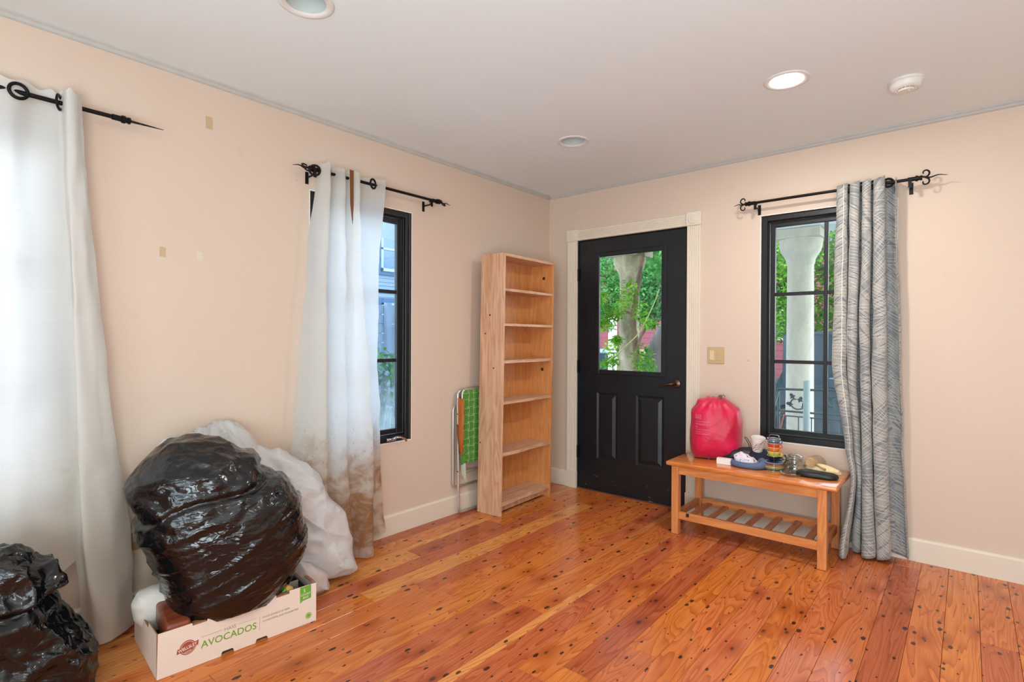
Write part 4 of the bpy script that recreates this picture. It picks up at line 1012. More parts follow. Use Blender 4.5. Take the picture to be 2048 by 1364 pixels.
tag(pb, 'bright pink drawstring stuff sack standing on the left end of the bench', 'bag')
M_pr = mat('pale_pink_print', (236, 150, 196), .6, var=.02)
hx = Vector((.941, .339, 0)).normalized(); nn = Vector((hx.y, -hx.x, 0))
def onbag(hh, zz):  # outer surface of the sack towards the room
    R = star(out_p, (-.005, .62)); dx, dz = hh+.005, zz-.62; th = math.atan2(dz, dx); s = min(.995, (math.hypot(dx, dz)/R(th))**(1/.62)); d = (1-s*s)**.5
    return Vector((1.50, -.20, 0))+hx*hh+nn*(d**.85*.125+.009)+Vector((0, 0, zz))
def wrap(o):
    for v in o.data.vertices: v.co = onbag(v.co.x, v.co.y)
def btext(s, size, hh, zz, sx=1.): o = text(s, size, M_pr, Matrix.Translation((hh, zz, 0)), pb, 'lettering', 'LEFT', sx, 0, .0002); wrap(o)
btext('REI', .017, -.123, .723, 1.); btext('THERMACTIVE', .0165, -.127, .680, .82); btext('20', .014, -.127, .664); btext('LONG W', .010, -.127, .634)
def bline(h0, h1, z0, z1):
    b = B(); n_ = 14
    r1 = [b.verts.new((h0+(h1-h0)*i/n_, z0, 0)) for i in range(n_+1)]; r2 = [b.verts.new((h0+(h1-h0)*i/n_, z1, 0)) for i in range(n_+1)]
    for i in range(n_): b.faces.new((r1[i], r1[i+1], r2[i+1], r2[i]))
    o = obj('printed_line', b, M_pr, pb); wrap(o)
for z in (.702, .652, .624): bline(-.127, -.045, z, z+.0014)
for q_ in ((-.127, -.094, .7405, .742), (-.127, -.094, .7185, .7199), (-.127, -.1255, .7185, .742), (-.0955, -.094, .7185, .742)): bline(*q_)
b = B(); tube(b, [(1.525, -.20, .840), (1.53, -.205, .862), (1.545, -.20, .868), (1.552, -.195, .855)], .003, 8); box(b, (1.515, -.215, .843), (1.535, -.195, .866), .004); obj('drawcord', b, mat('grey_cord', (96, 90, 100), .5), pb)
p_ = onbag(-.045, .480); b = B(); box(b, (-.004, -.004, -.022), (.004, .002, .022), .001, Matrix.Translation(p_)); obj('grab_loop', b, mat('maroon_tape', (120, 30, 60), .6), pb)

# small carton
o = bxo('small_carton', (-.042, -.02, 0), (.042, .02, .036), mat('white_card', (238, 226, 216), .5, var=.02), None, .0015, Matrix.Translation((1.600, -.345, TZ)) @ Matrix.Rotation(.12, 4, 'Z'))
tag(o, 'small white carton lying in front of the pink sack on the bench', 'box')
# neck pillow
M_bl = mat('slate_blue_jersey', (88, 102, 134), .7, var=.1, nscale=40, bump=.15)
b = B(); pts = []; rr = []
for k in range(26):
    t = -PI*1.28+PI*1.62*k/25; f = k/25
    pts.append((1.735+.088*math.cos(t), -.325+.060*math.sin(t), TZ+.030+.012*f)); rr.append(.0175+.011*max(0, f-.55)*2.0)
rr[0] = .006; rr[1] = .015; rr[-1] = .010; rr[-2] = .020
for i in range(26): pts[i] = (pts[i][0], pts[i][1], TZ+rr[i]+.001+.018*max(0, i/25-.6))
tube(b, pts, rr, 16); o = obj('neck_pillow', b, M_bl, None, True); tag(o, 'slate blue curved neck pillow on the bench holding a printed scarf', 'pillow')
og = [(-.064, .463), (-.066, .515), (-.03, .538), (.01, .520), (.045, .505), (.064, .480), (.05, .462)]
def scarf_mat():
    n = NT('printed_scarf'); v = n.coords(); c = n.mix(n.ramp(n.noise(v, 55, 3, .6), (.55, 0.), (.62, 1.)), lin((226, 214, 224)), lin((96, 70, 76))); n.princ(c, .7); return n.m
o = blob('scarf', og, (0, .485), (1.725, -.325, 0), (1, .1, 0), .035, .035, lambda P, h, z, d: rid(h*25, z*25, d*25)*.008, scarf_mat(), 5)
tag(o, 'pale lilac printed scarf bundled inside the blue neck pillow', 'scarf')
# black pouches behind
M_blk = mat('black_nylon', (26, 27, 30), .4, var=.2, nscale=50, bump=.3)
og = [(-.095, .458), (-.10, .49), (-.06, .525), (.02, .545), (.09, .548), (.10, .50), (.09, .458)]
o = blob('pouch', og, (0, .50), (1.665, -.235, 0), (.97, .24, 0), .035, .05, lambda P, h, z, d: rid(h*14, z*16, d*14)*.009, M_blk, 5); tag(o, 'shiny black padded pouch between the pink sack and the neck pillow', 'pouch')
b = B(); lathe(b, [(.006, -.0015), (.009, 0), (.006, .0015), (.006, -.0015)], (1.655, -.275, .500), 14, Matrix.Rotation(1.2, 4, 'X')); obj('snap', b, M_chrome, o, True)
og = [(-.08, .458), (-.09, .51), (-.04, .545), (.05, .54), (.10, .51), (.10, .458)]
o = blob('dark_garment', og, (0, .50), (1.79, -.225, 0), (1, .1, 0), .03, .06, lambda P, h, z, d: rid(h*18, z*18, d*18)*.012, mat('navy_fabric', (32, 36, 54), .75, var=.2, nscale=40), 5); tag(o, 'crumpled dark navy garment under the white tilted cup on the bench', 'clothing')
b = B(); tube(b, [(1.705, -.19, .545), (1.695, -.19, .575), (1.680, -.19, .598), (1.672, -.19, .606), (1.676, -.19, .612), (1.688, -.19, .605), (1.702, -.19, .585), (1.712, -.19, .56), (1.712, -.19, .54)], .0022, 8)
o = obj('cord_loop', b, M_iron, None, True); tag(o, 'thin black cord loop standing up behind the neck pillow', 'cord')
# tilted white cup
CM = Matrix.Translation((1.768, -.255, .545)) @ Matrix.Rotation(.12, 4, 'Y') @ Matrix.Rotation(.18, 4, 'X')
b = B(); lathe(b, [(0, 0), (.026, 0), (.029, .004), (.040, .075), (.041, .088), (.038, .088), (.036, .075), (.026, .008), (0, .006)], (0, 0, 0), 28, CM)
o = obj('cup', b, mat('cream_cup', (236, 226, 216), .4), None, 50); tag(o, 'white cup with dark red strokes resting on the navy garment', 'cup')
b = B()
for (t0, z0, t1, z1) in ((-2.2, .018, -.6, .058), (-2.0, .032, -.5, .072), (-1.8, .012, -.8, .040), (-1.7, .048, -.4, .080)):
    tube(b, [CM @ Vector(((.0285+.0125*(z/.088))*math.cos(t), (.0285+.0125*(z/.088))*math.sin(t), z)) for t, z in [(t0+(t1-t0)*k/8, z0+(z1-z0)*k/8+.003*math.sin(k)) for k in range(9)]], .0016, 6)
obj('painted_stroke', b, mat('dark_red_glaze', (112, 36, 40), .5), o, True)
# mug stand with mugs and saucers
mx_, my_ = 1.872, -.300
M_wire = mat('chrome_wire', (196, 192, 186), .22, .9)
def ringp(r, z, n=28): return circ((mx_, my_, z), r, n)
st = thing('mug_stand', 'chrome wire stand stacking colourful mugs over saucers on the bench', 'mug stand', (mx_, my_, TZ))
b = B()
for k in range(3):
    t = -PI/2+k*2*PI/3+.3; c_, s_ = math.cos(t), math.sin(t)
    tube(b, [(mx_+.036*c_, my_+.036*s_, .503), (mx_+.036*c_, my_+.036*s_, .641)] if k else [(mx_+.036*c_, my_+.036*s_, .503), (mx_+.036*c_, my_+.036*s_, .641)], .0016, 8)
    tube(b, [(mx_+.030*c_, my_+.030*s_, TZ+.002), (mx_+.056*c_, my_+.056*s_, TZ+.002), (mx_+.060*c_, my_+.060*s_, TZ+.006), (mx_+.060*c_, my_+.060*s_, .500), (mx_+.036*c_, my_+.036*s_, .5035)], .0016, 8)
obj('upright', b, M_wire, st, True)
for r, z in ((.0365, .540), (.0365, .630), (.0365, .641), (.0565, TZ+.003)):
    b = B(); tube(b, ringp(r, z), .0016, 8, True); obj('hoop', b, M_wire, st, True)
b = B(); tube(b, [(mx_-.026, my_+.01, .630), (mx_-.026, my_+.01, .656), (mx_-.020, my_+.01, .661), (mx_+.020, my_+.01, .661), (mx_+.026, my_+.01, .656), (mx_+.026, my_+.01, .630)], .0018, 8); obj('carry_handle', b, M_wire, st, True)
def mug(z, rgb, name, label):
    m_ = mat('glaze_'+name, rgb, .2, var=.03); rim = mat('glaze_rim', (226, 214, 200), .25)
    b = B(); lathe(b, [(0, .0), (.021, .0), (.023, .003), (.028, .012), (.034, .026), (.0345, .032), (.0325, .032), (.030, .022), (.02, .006), (0, .005)], (mx_, my_, z), 32)
    o = obj('mug', b, m_, None, 50); tag(o, label, 'mug', 'stacked colourful mugs')
    an = -.25; b = B(); pts = [(.031, .026), (.043, .028), (.050, .020), (.046, .010), (.030, .009)]
    tube(b, catmull([(mx_+p[0]*math.cos(an), my_+p[0]*math.sin(an), z+p[1]) for p in pts], 14), .0032, 8); obj('handle', b, m_, o, True)
    b = B(); tube(b, circ((mx_, my_, z+.0322), .0336, 28), .0012, 6, True); obj('rim', b, rim, o, True)
for z, rgb, nm, lb in ((.606, (92, 110, 134), 'bluegrey', 'blue grey mug at the top of the wire stand'), (.582, (206, 84, 48), 'red', 'red orange mug second from the top of the stand'), (.558, (232, 122, 38), 'orange', 'bright orange mug in the middle of the stand'), (.533, (196, 196, 62), 'lime', 'lime yellow mug fourth from the top of the stand'), (.508, (26, 22, 22), 'black', 'black mug lowest in the stack above the saucers')): mug(z, rgb, nm, lb)
for k, (rgb, nm, lb) in enumerate((((28, 24, 22), 'black', 'black saucer at the bottom of the saucer stack'), ((150, 168, 60), 'lime', 'lime green saucer second from the bottom'), ((226, 196, 70), 'yellow', 'yellow saucer in the saucer stack'), ((214, 106, 50), 'orange', 'orange saucer in the saucer stack'), ((150, 44, 36), 'red', 'dark red saucer just under the blue saucer'), ((96, 118, 148), 'bluegrey', 'slate blue saucer on top of the saucer stack'))):
    z = TZ+.003+k*.0076; m_ = mat('glaze_s_'+nm, rgb, .2, var=.03)
    b = B(); lathe(b, [(0, .0), (.028, .0), (.030, .0015), (.050, .0038), (.0560, .0052), (.0562, .0082), (.050, .0066), (.028, .0032), (0, .003)], (mx_, my_, z), 36)
    o = obj('saucer', b, m_, None, 50); tag(o, lb, 'saucer', 'stacked saucers')
    b = B(); tube(b, circ((mx_, my_, z+.0080), .0545, 36), .0008, 6, True); obj('rim', b, mat('glaze_rim', (226, 214, 200), .25), o, True)
# speckled bundle behind the mugs
og = [(-.045, .458), (-.05, .50), (-.01, .530), (.03, .52), (.05, .49), (.045, .458)]
def spk():
    n = NT('speckled_cloth'); v = n.coords(); c = n.mix(n.ramp(n.noise(v, 70, 3, .6), (.50, 0.), (.56, 1.)), lin((30, 26, 24)), lin((206, 188, 160))); n.princ(c, .6); return n.m
o = blob('headscarf', og, (0, .49), (1.925, -.205, 0), (1, .1, 0), .035, .04, lambda P, h, z, d: rid(h*25, z*25, d*25)*.010, spk(), 5); tag(o, 'black and cream speckled cloth bundle behind the mug stand', 'scarf')
# glass jars
def clear_glass():
    n = NT('jar_glass'); tr = n.n('ShaderNodeBsdfTransparent'); tr.inputs[0].default_value = (.93, .95, .93, 1)
    gl = n.n('ShaderNodeBsdfGlossy'); gl.inputs['Roughness'].default_value = .05
    lw_ = n.n('ShaderNodeLayerWeight'); lw_.inputs[0].default_value = .35
    mx = n.n('ShaderNodeMixShader'); n.l(n.math('ADD', .05, n.math('MULTIPLY', lw_.outputs['Facing'], .45)), mx.inputs[0]); n.l(tr.outputs[0], mx.inputs[1]); n.l(gl.outputs[0], mx.inputs[2]); n.l(mx.outputs[0], n.out.inputs[0]); return n.m
M_jar = clear_glass()
jx, jy = 1.985, -.300
jr = thing('glass_jar', 'squat clear glass jar with wire clip right of the mug stand', 'jar', (jx, jy, TZ))
b = B(); lathe(b, [(0, .003), (.045, .001), (.055, .004), (.064, .018), (.066, .035), (.060, .052), (.046, .066), (.040, .074), (.041, .084), (.043, .088), (.040, .089), (.037, .082), (.036, .074), (.043, .064), (.056, .050), (.062, .034), (.060, .018), (.050, .007), (0, .006)], (jx, jy, TZ), 40); obj('body', b, M_jar, jr, True)
b = B(); lathe(b, [(0, .112), (.022, .110), (.036, .102), (.042, .094), (.043, .090), (.040, .090), (.034, .099), (.02, .107), (0, .109)], (jx, jy, TZ), 40); obj('lid', b, M_jar, jr, True)
b = B(); tube(b, circ((jx, jy, TZ+.076), .0415, 32), .0013, 6, True); tube(b, circ((jx, jy, TZ+.090), .044, 32), .0013, 6, True)
tube(b, [(jx+.042, jy-.006, TZ+.076), (jx+.054, jy-.006, TZ+.068), (jx+.050, jy-.006, TZ+.092), (jx+.043, jy, TZ+.09)], .0014, 6); obj('wire_clip', b, M_wire, jr, True)
t2 = thing('glass_dish', 'low clear glass dish lying in front of the glass jar', 'dish', (1.985, -.395, TZ))
b = B(); lathe(b, [(0, .002), (.040, .001), (.050, .006), (.058, .018), (.060, .020), (.056, .020), (.048, .009), (.038, .005), (0, .005)], (1.985, -.395, TZ), 40); obj('body', b, M_jar, t2, True)
b = B(); JM = Matrix.Translation((2.085, -.235, TZ+.055)) @ Matrix.Rotation(.55, 4, 'Y') @ Matrix.Rotation(.6, 4, 'X')
lathe(b, [(.040, -.03), (.046, -.01), (.046, .02), (.040, .034), (.037, .034), (.043, .02), (.043, -.01), (.037, -.028), (0, -.030), (0, -.033), (.040, -.03)], (0, 0, 0), 36, JM); o = obj('glass_tumbler', b, M_jar, None, True); tag(o, 'tilted clear glass tumbler leaning on the cream slippers', 'glass')
# wooden spoon, slippers, wallet
M_sp = wood('spoon_wood', (190, 152, 108), (156, 116, 78), 0, .5, scale=2)
SM = Matrix.Translation((2.072, -.300, TZ+.075)) @ Matrix.Rotation(-.35, 4, 'Z') @ Matrix.Rotation(.35, 4, 'Y') @ Matrix.Rotation(1.0, 4, 'X')
b = B(); lathe(b, [(0, -.006), (.020, -.004), (.031, .003), (.032, .006), (.028, .004), (.016, -.001), (0, -.002)], (0, 0, 0), 32, SM); tube(b, [SM @ Vector((.028, 0, .003)), SM @ Vector((.05, 0, .004)), SM @ Vector((.085, 0, .006))], [.006, .0045, .007], 10)
o = obj('wooden_spoon', b, M_sp, None, True); tag(o, 'short handled wooden spoon leaning between jar and slippers', 'spoon')
M_slip = mat('cream_canvas', (232, 208, 160), .8, var=.06, nscale=50, bump=.2)
def slipper(cx_, cy_, z, an, label):
    b = B(); M = Matrix.Translation((cx_, cy_, z)) @ Matrix.Rotation(an, 4, 'Z')
    N = 16; rows = []
    for i in range(N+1):
        f = i/N; xx = -.085+.17*f; wd = .034*math.sin(PI*(f*.96+.02))**.45*(.85+.25*f); hh = .010+.022*math.sin(PI*f*.9+.25)**1.2
        rows.append([b.verts.new(M @ Vector((xx, wd*math.cos(t), .004+max(0, hh*math.sin(t)))) if t <= PI else M @ Vector((xx, wd*math.cos(t), .002*(-math.sin(t))*-1+.002))) for t in [2*PI*k/16 for k in range(16)]])
    for A_, B_ in zip(rows, rows[1:]):
        for k in range(16): b.faces.new((A_[k], A_[(k+1) % 16], B_[(k+1) % 16], B_[k]))
    b.faces.new(rows[0][::-1]); b.faces.new(rows[-1]); bmesh.ops.recalc_face_normals(b, faces=b.faces[:])
    o = obj('slipper', b, M_slip, None, True); tag(o, label, 'slipper', 'pair of slippers')
    b = B(); tube(b, [M @ Vector((.075*math.cos(t), .030*math.sin(t)*1.0, .006)) for t in [2*PI*k/28 for k in range(28)]], .0022, 6, True); obj('piping', b, mat('pale_piping', (240, 226, 190), .7), o, True)
slipper(2.125, -.290, TZ+.034, -.10, 'cream cloth slipper lying on the black wallet'); slipper(2.120, -.215, TZ+.008, .05, 'cream cloth slipper lying behind the other one')
og = [(-.10, .456), (-.102, .478), (-.08, .488), (.05, .487), (.095, .482), (.105, .470), (.10, .456)]
o = blob('wallet', og, (0, .470), (2.105, -.335, 0), (.98, .10, 0), .045, .05, lambda P, h, z, d: rid(h*10, z*10, d*10)*.004, mat('black_leather', (22, 24, 26), .38, var=.2, nscale=60, bump=.2), 5, None, .6, lambda v: setattr(v.co, 'z', max(v.co.z, TZ+.0005))); tag(o, 'soft black leather pouch under the cream slippers at the bench end', 'pouch')

# ------------------------------------------------------------ outside: porch
M_col = mat('weathered_white_column', (214, 214, 204), .7, var=.12, nscale=9, bump=.1)
M_porch = mat('porch_white', (230, 236, 238), .7, var=.06)
def speck(name, c1, c2):
    n = NT(name); v = n.coords(); c = n.mix(n.ramp(n.noise(n.coords((9, 9, 4)), 1., 6, .7, .6), (.35, 0.), (.65, 1.)), lin(c1), lin(c2)); s = n.ramp(n.voro(v, 70), (.10, .55), (.20, 0.)); c = n.mix(s, c, lin((96, 88, 70))); n.princ(c, .8, 0, n.bump(n.noise(v, 30, 5), .3, .01)); return n.m
def column(x, y, m, label, r=.125):
    t = thing('porch_column', label, 'column', (x, y, -.1))
    b = B(); lathe(b, [(r*1.04, .0), (r*1.03, .5), (r, 1.2), (r*.96, 2.12)], (x, y, -.1), 36); obj('shaft', b, m, t, True)
    b = B(); lathe(b, [(r*1.3, .0), (r*1.32, .04), (r*1.2, .06), (r*1.1, .08), (r*1.04, .10)], (x, y, -.1), 36); obj('base', b, m, t, 40)
    b = B(); lathe(b, [(r*.97, 2.08), (r*1.05, 2.11), (r*1.05, 2.13), (r*1.2, 2.17), (r*1.45, 2.22), (r*1.55, 2.27), (r*1.6, 2.34)], (x, y, -.1), 36); box(b, (x-r*1.7, y-r*1.7, 2.24), (x+r*1.7, y+r*1.7, 2.33), .005); obj('capital', b, m, t, 40)
column(1.44, 2.35, speck('speckled_column', (212, 204, 182), (190, 186, 168)), 'round white speckled porch column seen through the right window')
column(-.485, 2.35, speck('mossy_column', (172, 164, 134), (120, 114, 84)), 'round mossy porch column seen through the door glass')
for x0, lb in ((-3.4, 'white porch beam carried by the round columns'),): tag(bxo('porch_beam', (x0, 2.15, 2.335), (5.2, 2.55, 2.60), M_porch, None, .01), lb, 'beam')
tag(bxo('porch_roof', (-3.4, .17, 2.60), (5.2, 2.75, 2.68), M_porch, None, 0), 'white boarded porch ceiling outside the back wall', 'porch roof')
fl = bxo('porch_floor', (-3.4, .16, -.30), (5.2, 2.75, -.10), mat('porch_boards', (176, 180, 180), .8, var=.2), None, .0); tag(fl, 'grey painted porch floor outside the front door', 'porch floor', kind='structure')
gr = bxo('ground', (-30, -20, -.72), (30, 40, -.50), mat('ground_grass', (86, 110, 62), .95, var=.3, nscale=3), None, 0); tag(gr, 'grassy ground around the house', 'ground', kind='structure')
tag(bxo('bounce_slab', (-11.5, -12, -.50), (-.16, 12, -.455), mat('pale_slab', (206, 204, 198), .9, var=.06), None, 0), 'pale slab added beside the house to reflect daylight at the window', 'bounce_slab', kind='structure')  # pale ground slab added to bounce more daylight through the stained curtain
# iron bench with leaf scrolls
M_gi = mat('grey_green_iron', (70, 84, 86), .5, .4, var=.15)
ib = thing('garden_bench', 'wrought iron garden bench with leaf scrolls seen through the right window', 'bench', (2.0, 1.3, -.1))
yb = 1.30
def rail(nm, p, r=.009, par=ib): b_ = B(); tube(b_, p, r, 8); return obj(nm, b_, M_gi, par, True)
rail('top_rail', [(1.50, yb, .80), (2.0, yb, .815), (2.7, yb, .80)], .010); rail('back_rail', [(1.50, yb, .615), (2.7, yb, .615)]); rail('back_rail', [(1.50, yb, .575), (2.7, yb, .575)], .006)
for x in (1.50, 2.10, 2.70): rail('leg', [(x, yb, .80), (x, yb+.02, .35), (x, yb-.02, -.1)], .011)
for x in (1.50, 2.70): rail('leg', [(x, yb-.45, .32), (x, yb-.46, -.1)], .011); rail('arm', [(x, yb, .78), (x, yb-.2, .60), (x, yb-.40, .56), (x, yb-.46, .50), (x, yb-.45, .32)], .010)
for k in range(12): rail('back_bar', [(1.56+k*.098, yb, .575), (1.56+k*.098, yb, .33)], .005)
for k in range(6): rail('seat_slat', [(1.50, yb-.45+k*.085, .33), (2.70, yb-.45+k*.085, .33)], .010)
for k in range(4):
    cx_ = 1.64+k*.28; b = B(); sg = 1 if k % 2 == 0 else -1
    tube(b, spiral((cx_, yb, .70), .090, .02, PI*.2*sg, PI*.2*sg-sg*PI*1.7, (1, 0, 0), (0, 0, 1), 26), .006, 7); obj('scroll', b, M_gi, ib, True)
    for (dx, dz, an) in ((-.03, .045, .6), (.03, .02, -.4), (-.05, -.02, 1.4), (.06, -.03, .2)):
        b = B(); leaf = [(0, -.030), (.010, -.012), (.026, -.008), (.014, .004), (.012, .020), (0, .030), (-.012, .020), (-.014, .004), (-.026, -.008), (-.010, -.012)]
        c_, s_ = math.cos(an), math.sin(an); prism(b, [(cx_+dx+p[0]*c_-p[1]*s_, .70+dz+p[0]*s_+p[1]*c_) for p in leaf], yb-.004, yb+.004, 1); obj('iron_leaf', b, M_gi, ib)
b = B(); lathe(b, [(.021, 0), (.0235, 0), (.0235, 1.01), (.021, 1.01), (.021, 0)], (1.80, .90, -.1), 24); o = obj('pipe', b, mat('pale_grey_pipe', (170, 190, 190), .5), None, 40); tag(o, 'upright pale grey pipe just outside the right window', 'pipe')
b = B(); tube(b, [(1.55, .70, .02), (1.60, .72, .30), (1.68, .74, .66)], .005, 8); o = obj('stick', b, mat('reddish_stick', (176, 92, 84), .6), None, True); tag(o, 'thin reddish stick leaning outside the right window', 'stick')

# cars on the street
def car(x0, x1, y0, gz, body, label, hgt=1.75, cabin=(.14, .92), hood=.95):
    M_b = mat('car_paint_'+label.split()[0], body, .3, .3, var=.03, nscale=2); M_cg = mat('car_glass', (48, 66, 72), .15, var=.2, nscale=2); M_ty = mat('tyre', (22, 22, 24), .8)
    t = thing('car', label, 'car', ((x0+x1)/2, y0+.9, gz)); L = x1-x0; wd = 1.8
    P = lambda f, z: (x0+L*f, gz+z)
    b = B(); prof = [P(.0, .45), P(.005, .85), P(.02, hood), P(cabin[0]-.02, hood+.05), P(cabin[1]+.02, hood+.06), P(.985, hood-.05), P(1., .75), P(1., .4), P(.95, .28), P(.05, .28)]
    prism(b, prof, y0, y0+wd, 1); bmesh.ops.bevel(b, geom=b.edges[:], offset=.04, segments=2, affect='EDGES'); obj('body', b, M_b, t, 40)
    b = B(); zt_ = hgt-.06; cab = [P(cabin[0], hood+.04), P(cabin[0]+.07, zt_), P(cabin[1]-.06, zt_), P(cabin[1], hood+.04)]
    prism(b, cab, y0+.10, y0+wd-.10, 1); obj('window_glass', b, M_cg, t)
    b = B(); prism(b, [P(cabin[0]+.06, zt_), P(cabin[0]+.09, hgt), P(cabin[1]-.08, hgt), P(cabin[1]-.05, zt_)], y0+.08, y0+wd-.08, 1); bmesh.ops.bevel(b, geom=b.edges[:], offset=.02, segments=2, affect='EDGES'); obj('roof', b, M_b, t, 40)
    for f in (cabin[0]+.03, (cabin[0]+cabin[1])/2, cabin[1]-.04):
        b = B(); prism(b, [P(f-.012, hood+.03), P(f+.012, hood+.03), P(f+.008, zt_), P(f-.010, zt_)], y0+.085, y0+.12, 1); obj('pillar', b, M_b, t)
    for f in (.18, .80):
        for yy in (y0-.01, y0+wd-.2):
            b = B(); lathe(b, [(0, 0), (.20, 0), (.22, .02), (.33, .0), (.35, .03), (.35, .18), (.33, .21), (0, .21)], (x0+L*f, yy, gz+.35), 28, Matrix.Rotation(-PI/2, 4, 'X')); obj('wheel', b, M_ty, t, 40)
    b = B(); box(b, (x0+L*.30, y0-.18, gz+hood+.02), (x0+L*.30+.10, y0-.0, gz+hood+.18), .02); obj('side_mirror', b, M_b, t)
    return t
car(-.2, 4.5, 5.3, -.45, (58, 78, 84), 'dark teal grey car parked behind the porch column, right window', 1.80)
car(-5.6, -1.75, 6.6, -.45, (176, 200, 226), 'pale silver blue car glimpsed low through the door glass', 1.42, (.2, .86), .82)
tag(bxo('street', (-30, 4.4, -.50), (30, 11.0, -.455), mat('asphalt', (110, 112, 114), .9, var=.1), None, 0), 'grey street in front of the house', 'street', kind='structure')

# foliage
def leaf_mat(name, c1, c2, c3):
    n = NT(name); v = n.coords(); f = n.noise(v, 4.5, 4, .7); c = n.ramp(f, (.30, lin(c1)), (.5, lin(c2)), (.70, lin(c3)))
    d = n.n('ShaderNodeBsdfDiffuse'); t = n.n('ShaderNodeBsdfTranslucent'); mx = n.n('ShaderNodeMixShader'); mx.inputs[0].default_value = .45
    n.l(c, d.inputs[0]); n.l(c, t.inputs[0]); n.l(d.outputs[0], mx.inputs[1]); n.l(t.outputs[0], mx.inputs[2]); n.l(mx.outputs[0], n.out.inputs[0]); return n.m
M_lfA = leaf_mat('leaves_mid', (34, 70, 26), (76, 128, 46), (146, 182, 80)); M_lfB = leaf_mat('leaves_bright', (60, 118, 34), (108, 164, 54), (164, 204, 98)); M_lfC = leaf_mat('leaves_cool', (34, 84, 40), (80, 148, 72), (150, 204, 120))
M_bark = speck('bark', (92, 84, 68), (62, 58, 50))
def foliage(name, vols, n, size, m, parent, seed, elong=2.2):
    rr = random.Random(seed); vs = []; fs = []
    for _ in range(n):
        c, r = rr.choice(vols)
        while True:
            d = Vector((rr.uniform(-1, 1), rr.uniform(-1, 1), rr.uniform(-1, 1)))
            if .25 < d.length < 1: break
        d = d.normalized()*(rr.uniform(.5, 1)**.6)
        p = Vector(c)+Vector((d.x*r[0], d.y*r[1], d.z*r[2])); ax_ = Vector((rr.uniform(-1, 1), rr.uniform(-1, 1), rr.uniform(-.9, .4))).normalized(); s_ = ax_.orthogonal().normalized(); s_ = (Matrix.Rotation(rr.uniform(0, 6.3), 3, ax_) @ s_)
        L = size*rr.uniform(.6, 1.4); k = len(vs); W_ = L/elong/2
        vs += [p, p+ax_*L*.45+s_*W_, p+ax_*L, p+ax_*L*.45-s_*W_]; fs.append((k, k+1, k+2, k+3))
    me = bpy.data.meshes.new(name); me.from_pydata([tuple(v) for v in vs], [], fs); o = obj(name, me, m, parent); o['kind'] = 'stuff'; return o
def tree(label, base, trunk, vols, n, size, m, seed, bm_=M_bark, r0=.16, group='trees across the street'):
    t = thing('tree', label, 'tree', base, group); b = B(); k = len(trunk)
    tube(b, catmull(trunk, 16), [r0*(1-.55*i/15) for i in range(16)], 14); obj('trunk', b, bm_, t, True)
    rr = random.Random(seed); b = B()
    top = Vector(trunk[-1]); mid = Vector(trunk[-2])
    for i in range(7):
        c, r = rr.choice(vols); st_ = mid.lerp(top, rr.random()); en = Vector(c)+Vector((rr.uniform(-.5, .5)*r[0], rr.uniform(-.5, .5)*r[1], rr.uniform(-.2, .6)*r[2])); md = st_.lerp(en, .5)+Vector((0, 0, .15))
        tube(b, catmull([st_, md, en], 9), [.05*(1-i2/11) for i2 in range(9)], 7)
    obj('branches', b, bm_, t, True); foliage('foliage', vols, n, size, m, t, seed); return t
tree('broad leafy tree behind the parked dark car, right window', (.9, 10.5, -.5), [(.9, 10.5, -.5), (.95, 10.5, 1.0), (.8, 10.4, 2.4), (.7, 10.3, 3.4)], [((.9, 10.2, 2.9), (2.6, 1.4, 1.7)), ((-.6, 10.4, 2.4), (1.6, 1.2, 1.3)), ((2.4, 10.6, 2.2), (1.7, 1.2, 1.4)), ((.8, 10, 4.6), (2.4, 1.2, 1.6))], 20000, .11, M_lfA, 1)
tree('bright green tree left of the porch column, right window', (-.9, 9.0, -.5), [(-.9, 9.0, -.5), (-.85, 9.0, 1.1), (-1.0, 9.0, 2.6)], [((-.75, 8.8, 2.4), (1.0, .9, 1.3)), ((-.5, 8.8, 3.5), (1.2, 1.0, 1.1))], 9000, .09, M_lfB, 2, r0=.12)
tree('cool green dense tree filling the top of the door glass', (-4.2, 9.5, -.5), [(-4.2, 9.5, -.5), (-4.1, 9.5, 1.4), (-3.8, 9.4, 3.0)], [((-4.8, 9.0, 3.2), (2.0, 1.2, 1.5)), ((-3.0, 9.2, 3.3), (1.9, 1.2, 1.4)), ((-1.9, 9.4, 3.0), (1.3, 1.2, 1.2)), ((-5.6, 9.4, 2.6), (1.3, 1.0, 1.2)), ((-3.6, 9.2, 2.5), (1.2, .8, .9))], 26000, .11, M_lfC, 3)
tree('leaning grey tree trunk crossing right of the mossy column', (-.75, 4.0, -.5), [(-1.02, 4.0, -.5), (-.98, 4.0, .7), (-.88, 4.0, 1.15), (-.52, 4.05, 1.75), (-.20, 4.1, 2.6)], [((-.2, 4.2, 2.75), (.8, .5, .55)), ((-.95, 4.3, 2.6), (.6, .5, .4))], 3000, .09, M_lfC, 4, r0=.17)
tree('thin backlit tree far right behind the grey curtain', (3.6, 9.6, -.5), [(3.6, 9.6, -.5), (3.5, 9.6, 1.4), (3.4, 9.6, 3.0)], [((3.3, 9.4, 2.6), (1.5, 1., 1.6)), ((2.6, 9.4, 3.6), (1.2, 1., 1.0))], 8000, .10, M_lfA, 5, r0=.11)
M_vl = leaf_mat('leaves_vine', (44, 96, 22), (92, 156, 38), (170, 214, 84)); M_vb = speck('vine_bark', (128, 108, 78), (84, 68, 48))
